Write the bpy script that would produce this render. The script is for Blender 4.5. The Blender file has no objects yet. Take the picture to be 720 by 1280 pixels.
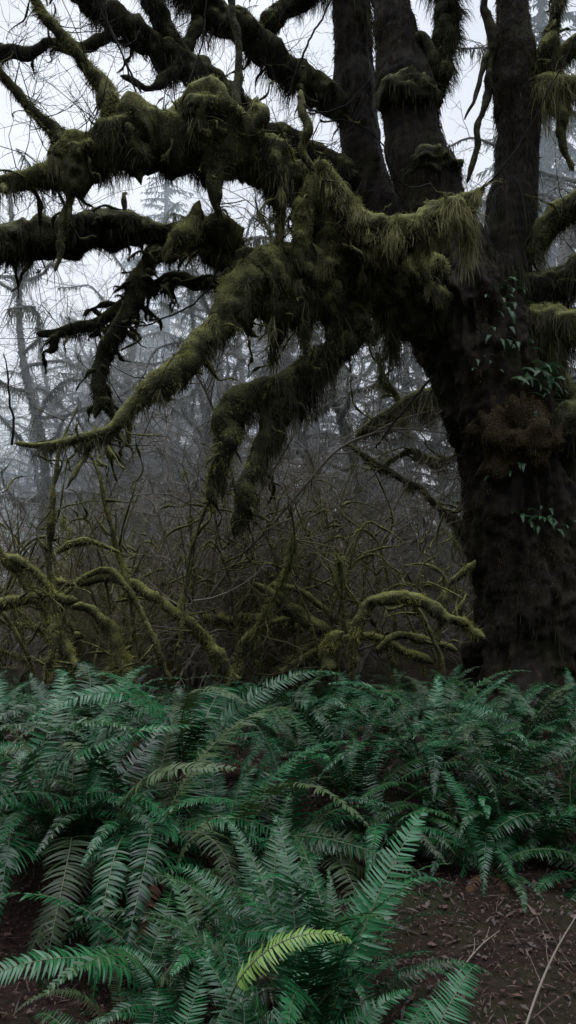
import bpy, math, random
import numpy as np
from mathutils import Vector, Matrix

SEED = 11
rng = np.random.default_rng(SEED)
random.seed(SEED)
scene = bpy.context.scene
COL = scene.collection
PI = math.pi

# ------------------------------------------------------------------ camera
F = 914.0
PITCH = math.radians(5.0)
EYE = 1.6
cam_d = bpy.data.cameras.new('camera')
cam = bpy.data.objects.new('camera', cam_d)
COL.objects.link(cam)
cam.location = (0, 0, EYE)
cam.rotation_euler = (math.radians(90) + PITCH, 0, 0)
cam_d.sensor_fit = 'VERTICAL'
cam_d.sensor_height = 36.0
cam_d.lens = F / 1280 * 36.0
cam_d.clip_start = 0.05
cam_d.clip_end = 900
scene.camera = cam


def at(px, py, Y):
    """world point seen at photo pixel (px, py) at distance Y in front"""
    dx, dy = (px - 360) / F, (640 - py) / F
    fy = math.cos(PITCH) - dy * math.sin(PITCH)
    fz = math.sin(PITCH) + dy * math.cos(PITCH)
    k = Y / fy
    return np.array((dx * k, Y, EYE + fz * k))


def path(pts, Y=None):
    """[(px,py,rpx[,Y])] -> array (n,4) of xyz + radius in metres"""
    out = []
    for p in pts:
        y = p[3] if len(p) > 3 else Y
        out.append((*at(p[0], p[1], y), p[2] * y / F))
    return np.array(out)


# ------------------------------------------------------------------ noise
def _hash(ix, iy, iz, s):
    h = (ix * 374761393 + iy * 668265263 + iz * 2147483647 + s * 974634727) & 0xFFFFFFFF
    h = ((h ^ (h >> 13)) * 1274126177) & 0xFFFFFFFF
    return ((h ^ (h >> 16)) & 0xFFFF) / 32767.5 - 1.0


def noise(p, f=1.0, s=0, octv=1):
    p = np.asarray(p, float) * f
    tot, amp = 0.0, 1.0
    for o in range(octv):
        i = np.floor(p).astype(np.int64)
        t = p - i
        t = t * t * (3 - 2 * t)
        x, y, z = i[..., 0], i[..., 1], i[..., 2]
        r = 0
        for a in (0, 1):
            for b in (0, 1):
                for c in (0, 1):
                    w = (t[..., 0] if a else 1 - t[..., 0]) * (t[..., 1] if b else 1 - t[..., 1]) * (t[..., 2] if c else 1 - t[..., 2])
                    r = r + w * _hash(x + a, y + b, z + c, s + o)
        tot = tot + amp * r
        amp *= 0.5
        p = p * 2.03
    return tot


def reseed(k):
    global rng
    rng = np.random.default_rng(1000 + k)
    random.seed(1000 + k)


def unit(v):
    return v / np.maximum(np.linalg.norm(v, axis=-1, keepdims=True), 1e-9)


# ------------------------------------------------------------------ mesh builder
class MB:
    def __init__(self):
        self.v, self.q, self.t, self.a, self.n = [], [], [], [], 0
        self.qm, self.tm = [], []

    def add(self, v, quads=None, tris=None, tint=0.5, mat=0):
        v = np.asarray(v, float).reshape(-1, 3)
        self.v.append(v)
        a = np.empty(len(v))
        a[:] = tint if np.isscalar(tint) else np.asarray(tint).reshape(-1)
        self.a.append(a)
        if quads is not None and len(quads):
            q = np.asarray(quads).reshape(-1, 4)
            self.q.append(q + self.n)
            self.qm.append(np.full(len(q), mat))
        if tris is not None and len(tris):
            t = np.asarray(tris).reshape(-1, 3)
            self.t.append(t + self.n)
            self.tm.append(np.full(len(t), mat))
        self.n += len(v)

    def mesh(self, name, mats, origin=(0, 0, 0), smooth=True):
        me = bpy.data.meshes.new(name)
        v = np.concatenate(self.v) - np.asarray(origin, float)
        q = np.concatenate(self.q) if self.q else np.zeros((0, 4), int)
        t = np.concatenate(self.t) if self.t else np.zeros((0, 3), int)
        me.vertices.add(len(v))
        me.vertices.foreach_set('co', v.astype(np.float32).ravel())
        loops = np.concatenate([q.ravel(), t.ravel()]).astype(np.int32)
        me.loops.add(len(loops))
        me.loops.foreach_set('vertex_index', loops)
        npoly = len(q) + len(t)
        me.polygons.add(npoly)
        tot = np.concatenate([np.full(len(q), 4), np.full(len(t), 3)]).astype(np.int32)
        st = np.concatenate([[0], np.cumsum(tot)[:-1]]).astype(np.int32)
        me.polygons.foreach_set('loop_start', st)
        me.polygons.foreach_set('loop_total', tot)
        me.polygons.foreach_set('use_smooth', np.full(npoly, smooth))
        mi = np.concatenate((self.qm if self.q else []) + (self.tm if self.t else [])).astype(np.int32)
        me.polygons.foreach_set('material_index', mi)
        at_ = me.attributes.new('tint', 'FLOAT', 'POINT')
        at_.data.foreach_set('value', np.concatenate(self.a).astype(np.float32))
        for m in (mats if isinstance(mats, (list, tuple)) else [mats]):
            me.materials.append(m)
        me.update(calc_edges=True)
        return me

    def build(self, name, mats, parent=None, origin=(0, 0, 0), smooth=True):
        return link(name, self.mesh(name, mats, origin, smooth), parent)


def link(name, me, parent=None):
    o = bpy.data.objects.new(name, me)
    COL.objects.link(o)
    if parent is not None:
        o.parent = parent
    return o


def tag(o, label=None, cat=None, group=None, kind=None):
    if label: o['label'] = label
    if cat: o['category'] = cat
    if group: o['group'] = group
    if kind: o['kind'] = kind
    return o


def thing(name, label, cat, loc=(0, 0, 0), group=None, rz=0.0):
    o = bpy.data.objects.new(name, None)
    o.empty_display_size = 0.1
    COL.objects.link(o)
    o.location = loc
    o.rotation_euler = (0, 0, rz)
    return tag(o, label, cat, group)


def copy_tree(o, parent=None):
    c = o.copy()
    COL.objects.link(c)
    if parent is not None:
        c.parent = parent
    for ch in list(o.children):
        copy_tree(ch, c)
    return c


# ------------------------------------------------------------------ geometry helpers
def spline(pts, step):
    """Catmull-Rom through (n,4) control points, resampled about every step metres"""
    pts = np.asarray(pts, float)
    if len(pts) == 2:
        n = max(2, int(np.linalg.norm(pts[1, :3] - pts[0, :3]) / step))
        t = np.linspace(0, 1, n + 1)[:, None]
        return pts[0] * (1 - t) + pts[1] * t
    e = np.vstack([2 * pts[0] - pts[1], pts, 2 * pts[-1] - pts[-2]])
    out = []
    for i in range(1, len(e) - 2):
        p0, p1, p2, p3 = e[i - 1:i + 3]
        n = max(2, int(np.linalg.norm(p2[:3] - p1[:3]) / step))
        t = np.linspace(0, 1, n, endpoint=False)[:, None]
        out.append(0.5 * (2 * p1 + (p2 - p0) * t + (2 * p0 - 5 * p1 + 4 * p2 - p3) * t * t + (3 * p1 - p0 - 3 * p2 + p3) * t ** 3))
    out.append(pts[-1:])
    r = np.vstack(out)
    r[:, 3] = np.maximum(r[:, 3], 0.0008)
    return r


def frames(P):
    T = unit(np.gradient(P, axis=0))
    n = len(P)
    U = np.zeros_like(P)
    ref = np.array((0, 0, 1.0)) if abs(T[0, 2]) < 0.9 else np.array((1.0, 0, 0))
    u = np.cross(ref, T[0]); u /= np.linalg.norm(u)
    for i in range(n):
        u = u - T[i] * np.dot(u, T[i])
        u /= max(np.linalg.norm(u), 1e-9)
        U[i] = u
    return T, U, np.cross(T, U)


def ring_grid(S, nseg):
    P, R = S[:, :3], S[:, 3]
    T, U, W = frames(P)
    a = np.linspace(0, 2 * PI, nseg, endpoint=False)
    N = U[:, None] * np.cos(a)[None, :, None] + W[:, None] * np.sin(a)[None, :, None]
    V = P[:, None] + N * R[:, None, None]
    return V, N


def grid_quads(n, m, closed=True):
    i = np.arange(n - 1)[:, None]
    j = np.arange(m if closed else m - 1)[None]
    j2 = (j + 1) % m
    return np.stack([i * m + j, i * m + j2, (i + 1) * m + j2, (i + 1) * m + j], -1).reshape(-1, 4)


def add_tube(mb, S, nseg, tint=0.5, mat=0):
    V, N = ring_grid(S, nseg)
    n = len(S)
    v = np.vstack([V.reshape(-1, 3), S[-1:, :3]])
    j = np.arange(nseg)
    cap = np.stack([(n - 1) * nseg + j, (n - 1) * nseg + (j + 1) % nseg, np.full(nseg, n * nseg)], -1)
    mb.add(v, grid_quads(n, nseg), cap, tint, mat)
    return V, N


def add_strands(mb, root, d0, length, width, g=1.0, k=3, tint=None, mat=0, curl=0.25):
    """ribbons that start along d0 and bend down with gravity; vectorised"""
    n = len(root)
    if n == 0: return
    d = unit(d0)
    side = unit(np.cross(d, rng.normal(size=(n, 3))))
    p = root.copy()
    rows, nodes = [], []
    ln = np.asarray(length).reshape(-1, 1) * np.ones((n, 1))
    wd = np.asarray(width).reshape(-1, 1) * np.ones((n, 1))
    down = np.array((0, 0, -1.0))
    for i in range(k + 1):
        u = i / k
        nodes.append(p.copy())
        if i < k:
            w = wd * (1 - 0.75 * u) * (0.75 if i == 0 else 1) * 0.5
            rows += [p - side * w, p + side * w]
        else:
            rows += [p]
        d = unit(d + down * g / k + rng.normal(size=(n, 3)) * curl / k)
        side = unit(side - d * np.sum(side * d, -1, keepdims=True))
        p = p + d * ln / k
    m = 2 * k + 1
    V = np.stack(rows, 1)
    base = (np.arange(n) * m)[:, None]
    q = [np.stack([base[:, 0] + 2 * i, base[:, 0] + 2 * i + 1, base[:, 0] + 2 * i + 3, base[:, 0] + 2 * i + 2], -1) for i in range(k - 1)]
    t = np.stack([base[:, 0] + 2 * k - 2, base[:, 0] + 2 * k - 1, base[:, 0] + 2 * k], -1)
    if tint is None: tint = rng.random(n)
    uu = np.array([i // 2 / k for i in range(2 * k)] + [1.0])
    tt = np.asarray(tint).reshape(-1, 1) * np.ones((n, 1)) * (0.38 + 0.95 * uu)[None]  # roots tinted darker to stand in for shade between the strands
    mb.add(V, np.concatenate(q) if q else None, t, tt, mat)
    return nodes


def wander(p0, d0, L, r0, r1, n=6, g=0.0, jit=0.35):
    """random control path for a side branch"""
    d = np.asarray(d0, float); d = d / np.linalg.norm(d)
    p = np.asarray(p0, float)
    out = [(*p, r0)]
    for i in range(1, n + 1):
        d = d + rng.normal(size=3) * jit + np.array((0, 0, g))
        d /= np.linalg.norm(d)
        p = p + d * L / n
        out.append((*p, r0 + (r1 - r0) * i / n))
    return np.array(out)


# ------------------------------------------------------------------ materials
def new_mat(name):
    m = bpy.data.materials.new(name)
    m.use_nodes = True
    nt = m.node_tree
    nt.nodes.clear()
    out = nt.nodes.new('ShaderNodeOutputMaterial')
    return m, nt, out


def N_(nt, typ, **kw):
    n = nt.nodes.new(typ)
    for k, v in kw.items(): setattr(n, k, v)
    return n


def ramp(nt, fac, stops):
    r = N_(nt, 'ShaderNodeValToRGB')
    el = r.color_ramp.elements
    while len(el) < len(stops): el.new(0.5)
    for e, (p, c) in zip(el, stops):
        e.position = p
        e.color = (*c, 1)
    nt.links.new(fac, r.inputs['Fac'])
    return r.outputs['Color']


def nz(nt, scale, detail=4, rough=0.6, dist=0.0):
    tc = N_(nt, 'ShaderNodeNewGeometry')
    n = N_(nt, 'ShaderNodeTexNoise')
    n.inputs['Scale'].default_value = scale
    n.inputs['Detail'].default_value = detail
    n.inputs['Roughness'].default_value = rough
    n.inputs['Distortion'].default_value = dist
    nt.links.new(tc.outputs['Position'], n.inputs['Vector'])
    return n.outputs['Fac']


def mixc(nt, fac, a, b, typ='MIX'):
    m = N_(nt, 'ShaderNodeMix', data_type='RGBA', blend_type=typ)
    for s, v in ((m.inputs[0], fac), (m.inputs[6], a), (m.inputs[7], b)):
        if isinstance(v, (int, float)): s.default_value = v
        elif isinstance(v, tuple): s.default_value = (*v, 1)
        else: nt.links.new(v, s)
    return m.outputs[2]


def mth(nt, op, a, b=0.0, clamp=False):
    m = N_(nt, 'ShaderNodeMath', operation=op, use_clamp=clamp)
    for s, v in ((m.inputs[0], a), (m.inputs[1], b)):
        if isinstance(v, (int, float)): s.default_value = v
        else: nt.links.new(v, s)
    return m.outputs[0]


def surf(nt, out, color, rough=0.8, spec=0.3, trans=0.0, bump=None, bstr=0.5, bdist=0.02, tcol=None):
    b = N_(nt, 'ShaderNodeBsdfPrincipled')
    if isinstance(color, tuple): b.inputs['Base Color'].default_value = (*color, 1)
    else: nt.links.new(color, b.inputs['Base Color'])
    if isinstance(rough, (int, float)): b.inputs['Roughness'].default_value = rough
    else: nt.links.new(rough, b.inputs['Roughness'])
    b.inputs['Specular IOR Level'].default_value = spec
    if bump is not None:
        bp = N_(nt, 'ShaderNodeBump')
        bp.inputs['Strength'].default_value = bstr
        bp.inputs['Distance'].default_value = bdist
        nt.links.new(bump, bp.inputs['Height'])
        nt.links.new(bp.outputs['Normal'], b.inputs['Normal'])
    sh = b.outputs[0]
    if trans > 0:
        t = N_(nt, 'ShaderNodeBsdfTranslucent')
        c = tcol if tcol is not None else color
        if isinstance(c, tuple): t.inputs['Color'].default_value = (*c, 1)
        else: nt.links.new(c, t.inputs['Color'])
        ms = N_(nt, 'ShaderNodeMixShader')
        ms.inputs[0].default_value = trans
        nt.links.new(sh, ms.inputs[1]); nt.links.new(t.outputs[0], ms.inputs[2])
        sh = ms.outputs[0]
    nt.links.new(sh, out.inputs['Surface'])


def attr(nt, name='tint'):
    a = N_(nt, 'ShaderNodeAttribute', attribute_name=name)
    return a.outputs['Fac']


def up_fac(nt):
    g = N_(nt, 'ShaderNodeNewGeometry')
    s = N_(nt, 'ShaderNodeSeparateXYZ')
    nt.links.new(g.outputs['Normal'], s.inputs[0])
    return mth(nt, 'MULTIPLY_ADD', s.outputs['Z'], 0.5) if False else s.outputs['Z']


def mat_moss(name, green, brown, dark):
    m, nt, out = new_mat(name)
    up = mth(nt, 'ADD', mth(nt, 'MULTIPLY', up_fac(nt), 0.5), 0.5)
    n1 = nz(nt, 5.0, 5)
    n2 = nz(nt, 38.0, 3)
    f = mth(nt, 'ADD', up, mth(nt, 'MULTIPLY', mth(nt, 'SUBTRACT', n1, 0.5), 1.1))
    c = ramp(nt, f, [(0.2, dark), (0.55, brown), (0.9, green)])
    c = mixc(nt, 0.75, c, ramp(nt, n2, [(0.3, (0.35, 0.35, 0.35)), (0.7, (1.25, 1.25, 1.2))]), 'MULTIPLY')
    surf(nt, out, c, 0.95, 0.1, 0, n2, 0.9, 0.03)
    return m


def mat_strand(name, a, b, c_, trans=0.35):   # painted depth shading: tint runs dark at root to light at tip
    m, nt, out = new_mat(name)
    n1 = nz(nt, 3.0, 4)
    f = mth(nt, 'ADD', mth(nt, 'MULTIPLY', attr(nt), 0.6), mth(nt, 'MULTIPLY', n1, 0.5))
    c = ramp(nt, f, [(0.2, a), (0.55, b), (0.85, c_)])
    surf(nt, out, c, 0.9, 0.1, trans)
    return m


M = {}
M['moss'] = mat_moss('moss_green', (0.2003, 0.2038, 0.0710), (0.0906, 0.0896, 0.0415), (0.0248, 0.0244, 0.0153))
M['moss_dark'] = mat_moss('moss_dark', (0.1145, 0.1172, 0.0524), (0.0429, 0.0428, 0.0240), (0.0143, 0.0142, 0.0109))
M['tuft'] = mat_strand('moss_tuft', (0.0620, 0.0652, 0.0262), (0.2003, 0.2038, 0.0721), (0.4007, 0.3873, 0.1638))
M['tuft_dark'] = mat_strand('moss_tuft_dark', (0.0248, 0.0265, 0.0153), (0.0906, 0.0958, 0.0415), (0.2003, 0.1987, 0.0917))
M['tuft_low_lit'] = mat_strand('low_branch_moss_lit', (0.085, 0.085, 0.026), (0.30, 0.29, 0.085), (0.58, 0.54, 0.19))  # brighter copy of the tuft colour, standing in for light blocked by the limbs
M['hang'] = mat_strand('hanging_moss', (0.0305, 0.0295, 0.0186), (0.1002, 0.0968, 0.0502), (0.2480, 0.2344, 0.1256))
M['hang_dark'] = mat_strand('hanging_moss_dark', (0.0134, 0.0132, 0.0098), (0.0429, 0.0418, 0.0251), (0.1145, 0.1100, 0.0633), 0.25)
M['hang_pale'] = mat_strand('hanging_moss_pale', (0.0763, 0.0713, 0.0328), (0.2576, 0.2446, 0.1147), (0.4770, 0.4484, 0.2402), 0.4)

M['tuft_bark'] = mat_strand('bark_moss', (0.016, 0.016, 0.008), (0.070, 0.066, 0.028), (0.19, 0.175, 0.070))
# bark of the old maple
m, nt, out = new_mat('old_bark')
tc = N_(nt, 'ShaderNodeNewGeometry')
mp = N_(nt, 'ShaderNodeMapping'); mp.inputs['Scale'].default_value = (9, 9, 2.2)
nt.links.new(tc.outputs['Position'], mp.inputs[0])
nn = N_(nt, 'ShaderNodeTexNoise'); nn.inputs['Scale'].default_value = 1.3; nn.inputs['Detail'].default_value = 7; nn.inputs['Roughness'].default_value = 0.65
nt.links.new(mp.outputs[0], nn.inputs[0])
c = ramp(nt, nn.outputs['Fac'], [(0.3, (0.005, 0.004, 0.0035)), (0.55, (0.016, 0.012, 0.009)), (0.8, (0.062, 0.044, 0.030))])
pm = ramp(nt, nz(nt, 2.3, 5), [(0.5, (0, 0, 0)), (0.68, (1, 1, 1))])
c = mixc(nt, mth(nt, 'MULTIPLY', pm, 0.75), c, mixc(nt, nz(nt, 30, 3), (0.009, 0.009, 0.005), (0.036, 0.033, 0.014)))
surf(nt, out, c, 0.9, 0.15, 0, nn.outputs['Fac'], 1.0, 0.06)
M['bark'] = m

m, nt, out = new_mat('burl_brown')
n2 = nz(nt, 45, 4)
c = ramp(nt, n2, [(0.3, (0.010, 0.007, 0.004)), (0.55, (0.050, 0.036, 0.016)), (0.75, (0.115, 0.085, 0.038))])
surf(nt, out, c, 0.9, 0.15, 0, n2, 1.0, 0.05)
M['burl'] = m
M['tuft_gold'] = mat_strand('golden_brown_moss', (0.022, 0.017, 0.007), (0.085, 0.066, 0.025), (0.20, 0.16, 0.06))
M['tuft_brown'] = mat_strand('brown_gold_moss', (0.014, 0.010, 0.006), (0.050, 0.035, 0.018), (0.125, 0.088, 0.043))

m, nt, out = new_mat('bare_twig')
f = mth(nt, 'ADD', mth(nt, 'MULTIPLY', attr(nt), 0.6), mth(nt, 'MULTIPLY', nz(nt, 4, 3), 0.4))
c = ramp(nt, f, [(0.2, (0.05, 0.041, 0.032)), (0.6, (0.14, 0.118, 0.09)), (0.9, (0.34, 0.30, 0.23))])
surf(nt, out, c, 0.7, 0.3)
M['twig'] = m
m, nt, out = new_mat('grey_bark_twig')
f = mth(nt, 'ADD', mth(nt, 'MULTIPLY', attr(nt), 0.6), mth(nt, 'MULTIPLY', nz(nt, 3, 3), 0.4))
surf(nt, out, ramp(nt, f, [(0.2, (0.10, 0.095, 0.085)), (0.6, (0.22, 0.21, 0.19)), (0.9, (0.40, 0.38, 0.34))]), 0.8, 0.2)
M['twig_grey'] = m

m, nt, out = new_mat('mossy_twig')
f = mth(nt, 'ADD', mth(nt, 'MULTIPLY', attr(nt), 0.6), mth(nt, 'MULTIPLY', nz(nt, 4, 3), 0.4))
surf(nt, out, ramp(nt, f, [(0.2, (0.040, 0.036, 0.020)), (0.6, (0.12, 0.108, 0.055)), (0.9, (0.36, 0.325, 0.18))]), 0.9, 0.1)
M['twig_moss'] = m
m, nt, out = new_mat('wet_black_twig')
surf(nt, out, ramp(nt, nz(nt, 12, 3), [(0.3, (0.006, 0.005, 0.005)), (0.7, (0.022, 0.018, 0.014))]), 0.9, 0.1)
M['twig_dark'] = m


def mat_fern(name, a, b, rough, trans, spec=0.5):
    m, nt, out = new_mat(name)
    oi = N_(nt, 'ShaderNodeObjectInfo')
    f = mth(nt, 'ADD', mth(nt, 'MULTIPLY', oi.outputs['Random'], 0.55), mth(nt, 'ADD', mth(nt, 'MULTIPLY', attr(nt), 0.3), mth(nt, 'MULTIPLY', nz(nt, 7, 3), 0.3)))
    c = ramp(nt, f, [(0.2, a), (0.8, b)])
    rr = mth(nt, 'ADD', mth(nt, 'MULTIPLY', nz(nt, 25, 2), 0.3), rough - 0.15)
    surf(nt, out, c, rr, spec, trans)
    return m


M['fern'] = mat_fern('fern_green', (0.0015, 0.009, 0.0035), (0.013, 0.082, 0.027), 0.24, 0.10, .24)
M['fern_far'] = mat_fern('fern_shaded_green', (0.010, 0.028, 0.019), (0.028, 0.066, 0.040), 0.5, 0.18)
M['fern_old'] = mat_fern('fern_olive', (0.008, 0.018, 0.005), (0.042, 0.072, 0.020), 0.5, 0.2, .3)
M['fern_deep'] = mat_fern('fern_deep_green', (0.0015, 0.008, 0.0025), (0.014, 0.058, 0.015), 0.28, 0.10, .24)
M['fern_yellow'] = mat_fern('fern_yellow_green', (0.055, 0.115, 0.016), (0.115, 0.20, 0.028), 0.5, 0.3)
M['fern_mid'] = mat_fern('fern_fresh_green', (0.014, 0.05, 0.018), (0.04, 0.115, 0.036), 0.4, 0.2)
M['fern_dead'] = mat_fern('fern_dead_brown', (0.030, 0.016, 0.010), (0.085, 0.045, 0.025), 0.8, 0.15, 0.2)
m, nt, out = new_mat('fern_stalk')
surf(nt, out, (0.055, 0.065, 0.028), 0.55, 0.4)
M['stalk'] = m

m, nt, out = new_mat('conifer_needles')
oi = N_(nt, 'ShaderNodeObjectInfo')
f = mth(nt, 'ADD', mth(nt, 'MULTIPLY', oi.outputs['Random'], 0.4), mth(nt, 'MULTIPLY', attr(nt), 0.6))
surf(nt, out, ramp(nt, f, [(0.1, (0.012, 0.020, 0.014)), (0.9, (0.040, 0.058, 0.038))]), 0.7, 0.3, 0.2)
M['needle'] = m
m, nt, out = new_mat('conifer_bark')
surf(nt, out, ramp(nt, nz(nt, 6, 5), [(0.3, (0.02, 0.017, 0.014)), (0.7, (0.06, 0.05, 0.042))]), 0.9, 0.2)
M['cbark'] = m

m, nt, out = new_mat('forest_soil')
n1, n2, n3 = nz(nt, 1.5, 5), nz(nt, 28, 5, 0.7), nz(nt, 90, 3)
c = ramp(nt, n2, [(0.3, (0.006, 0.004, 0.0036)), (0.55, (0.021, 0.012, 0.010)), (0.8, (0.055, 0.032, 0.026))])
c = mixc(nt, ramp(nt, n1, [(0.45, (0, 0, 0)), (0.7, (1, 1, 1))]), c, mixc(nt, n3, (0.008, 0.011, 0.004), (0.034, 0.040, 0.014)))
surf(nt, out, c, 0.95, 0.08, 0, n2, 1.0, 0.04)
M['soil'] = m
m, nt, out = new_mat('leaf_litter')
c = ramp(nt, attr(nt), [(0.0, (0.012, 0.006, 0.0045)), (0.5, (0.046, 0.022, 0.016)), (0.85, (0.085, 0.044, 0.030)), (1.0, (0.19, 0.125, 0.09))])
surf(nt, out, c, 0.6, 0.4, 0.1)
M['litter'] = m

# ------------------------------------------------------------------ terrain
def ground_z(x, y):
    x = np.asarray(x, float); y = np.asarray(y, float)
    e = y - 3.75 - 0.35 * np.sin(x * 1.3 + 0.6) - 0.25 * np.clip(x, 0, 3)
    s = np.clip(e / 0.8, 0, 1); s = s * s * (3 - 2 * s)
    fall = np.clip((y - 5.0) / 4.0, 0, 1)
    z = 0.22 * s * (1 - fall)
    p = np.stack([x, y, np.zeros_like(x)], -1)
    near = np.exp(-np.maximum(y - 3, 0) / 60)
    z = z + 0.07 * noise(p, 0.9, 5, 2) * near + 0.014 * noise(p, 7, 9, 2) * np.clip(1 - y / 12, 0, 1)
    far = np.clip((y - 45) / 150, 0, 1)
    return z + far * 9 - np.exp(-((x) ** 2 + (y - 0) ** 2) / 0.7) * 0.03


xs = np.concatenate([-np.geomspace(320, 6.2, 40), np.linspace(-6, 6, 160), np.geomspace(6.2, 320, 40)])
ys = np.concatenate([-np.geomspace(200, 1.2, 24), np.linspace(-1, 12, 180), np.geomspace(12.2, 420, 60)])
gx, gy = np.meshgrid(xs, ys)
mb = MB()
mb.add(np.stack([gx, gy, ground_z(gx, gy)], -1), grid_quads(len(ys), len(xs), False)[:, ::-1])
g = mb.build('ground', M['soil'])
tag(g, kind='structure')
mw = g.data
if mw.polygons[0].normal.z < 0: mw.flip_normals()

reseed(1)
# leaf litter on the trail
n = 48000
lx = rng.uniform(-3.2, 3.4, n); ly = rng.uniform(1.2, 6.0, n)
lz = ground_z(lx, ly) + rng.uniform(0.004, 0.02, n)
an = rng.uniform(0, 2 * PI, n)
sz = rng.gamma(2, 0.0030, n) + 0.003
ax = np.stack([np.cos(an), np.sin(an), rng.normal(0, 0.3, n)], -1)
bx = np.stack([-np.sin(an), np.cos(an), rng.normal(0, 0.3, n)], -1)
c0 = np.stack([lx, ly, lz], -1)
s_ = sz[:, None]
el = np.where(rng.random(n) < .35, rng.uniform(.06, .16, n), rng.uniform(.35, .6, n))[:, None]
s_ = s_ * np.where(el < .2, 2.2, 1.0)
V = np.stack([c0 - ax * s_, c0 - bx * s_ * el + [0, 0, .004], c0 + ax * s_, c0 + bx * s_ * el + [0, 0, .004]], 1)
mb = MB()
mb.add(V, np.arange(n * 4).reshape(-1, 4), tint=np.repeat(rng.beta(1.6, 3.2, n)[:, None], 4, 1))
for _ in range(170):      # larger curled maple leaves
    x, y = rng.uniform(-2.2, 2.4), rng.uniform(1.6, 5.0)
    r = rng.uniform(.010, .030); a0 = rng.uniform(0, 6.28)
    k = 15
    a = np.linspace(0, 2 * PI, k, endpoint=False)
    rr = r * (.72 + .28 * np.cos(5 * a)) * rng.uniform(.85, 1.1, k)
    zz = float(ground_z(x, y)) + .012 + (rr / r) ** 2 * rng.uniform(-.2, .7) * r + rng.normal(0, .1, k) * r
    ring = np.stack([x + rr * np.cos(a + a0), y + rr * np.sin(a + a0), zz], -1)
    v = np.vstack([ring, [[x, y, float(ground_z(x, y)) + .016]]])
    j_ = np.arange(k)
    mb.add(v, None, np.stack([j_, (j_ + 1) % k, np.full(k, k)], -1), rng.beta(2, 2.5))
for _ in range(260):      # broken twig ends
    x, y = rng.uniform(-2.4, 2.6), rng.uniform(1.5, 5.5)
    a = rng.uniform(0, 6.28)
    p = np.array((x, y, float(ground_z(x, y)) + .008))
    add_tube(mb, wander(p, (math.cos(a), math.sin(a), .05), rng.uniform(.05, .3), rng.uniform(.0015, .004), .001, 4, 0, .2), 4, rng.uniform(.2, .95))
tag(mb.build('leaf_litter', M['litter']), 'reddish brown fallen leaves and needles on the trail soil', 'leaf litter', kind='stuff')


# ------------------------------------------------------------------ mossy limbs
def mossy_tube(S, nseg, lump=0.28, sag=0.5, s=0, freq=4.0):
    V, Nn = ring_grid(S, nseg)
    R = S[:, 3][:, None]
    f = 1 + lump * noise(V, freq, s, 2) + lump * 0.4 * noise(V, freq * 3.2, s + 7, 1)
    V = S[:, None, :3] + Nn * (R * np.maximum(f, 0.3))[..., None]
    dn = np.clip(-Nn[..., 2], 0, 1) ** 1.5
    dr = sag * R * dn * np.clip(0.6 + 1.1 * noise(V * [1, 1, 0.15], 3.2, s + 3, 2), 0, 2)
    V[..., 2] -= dr
    return V, Nn


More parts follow.
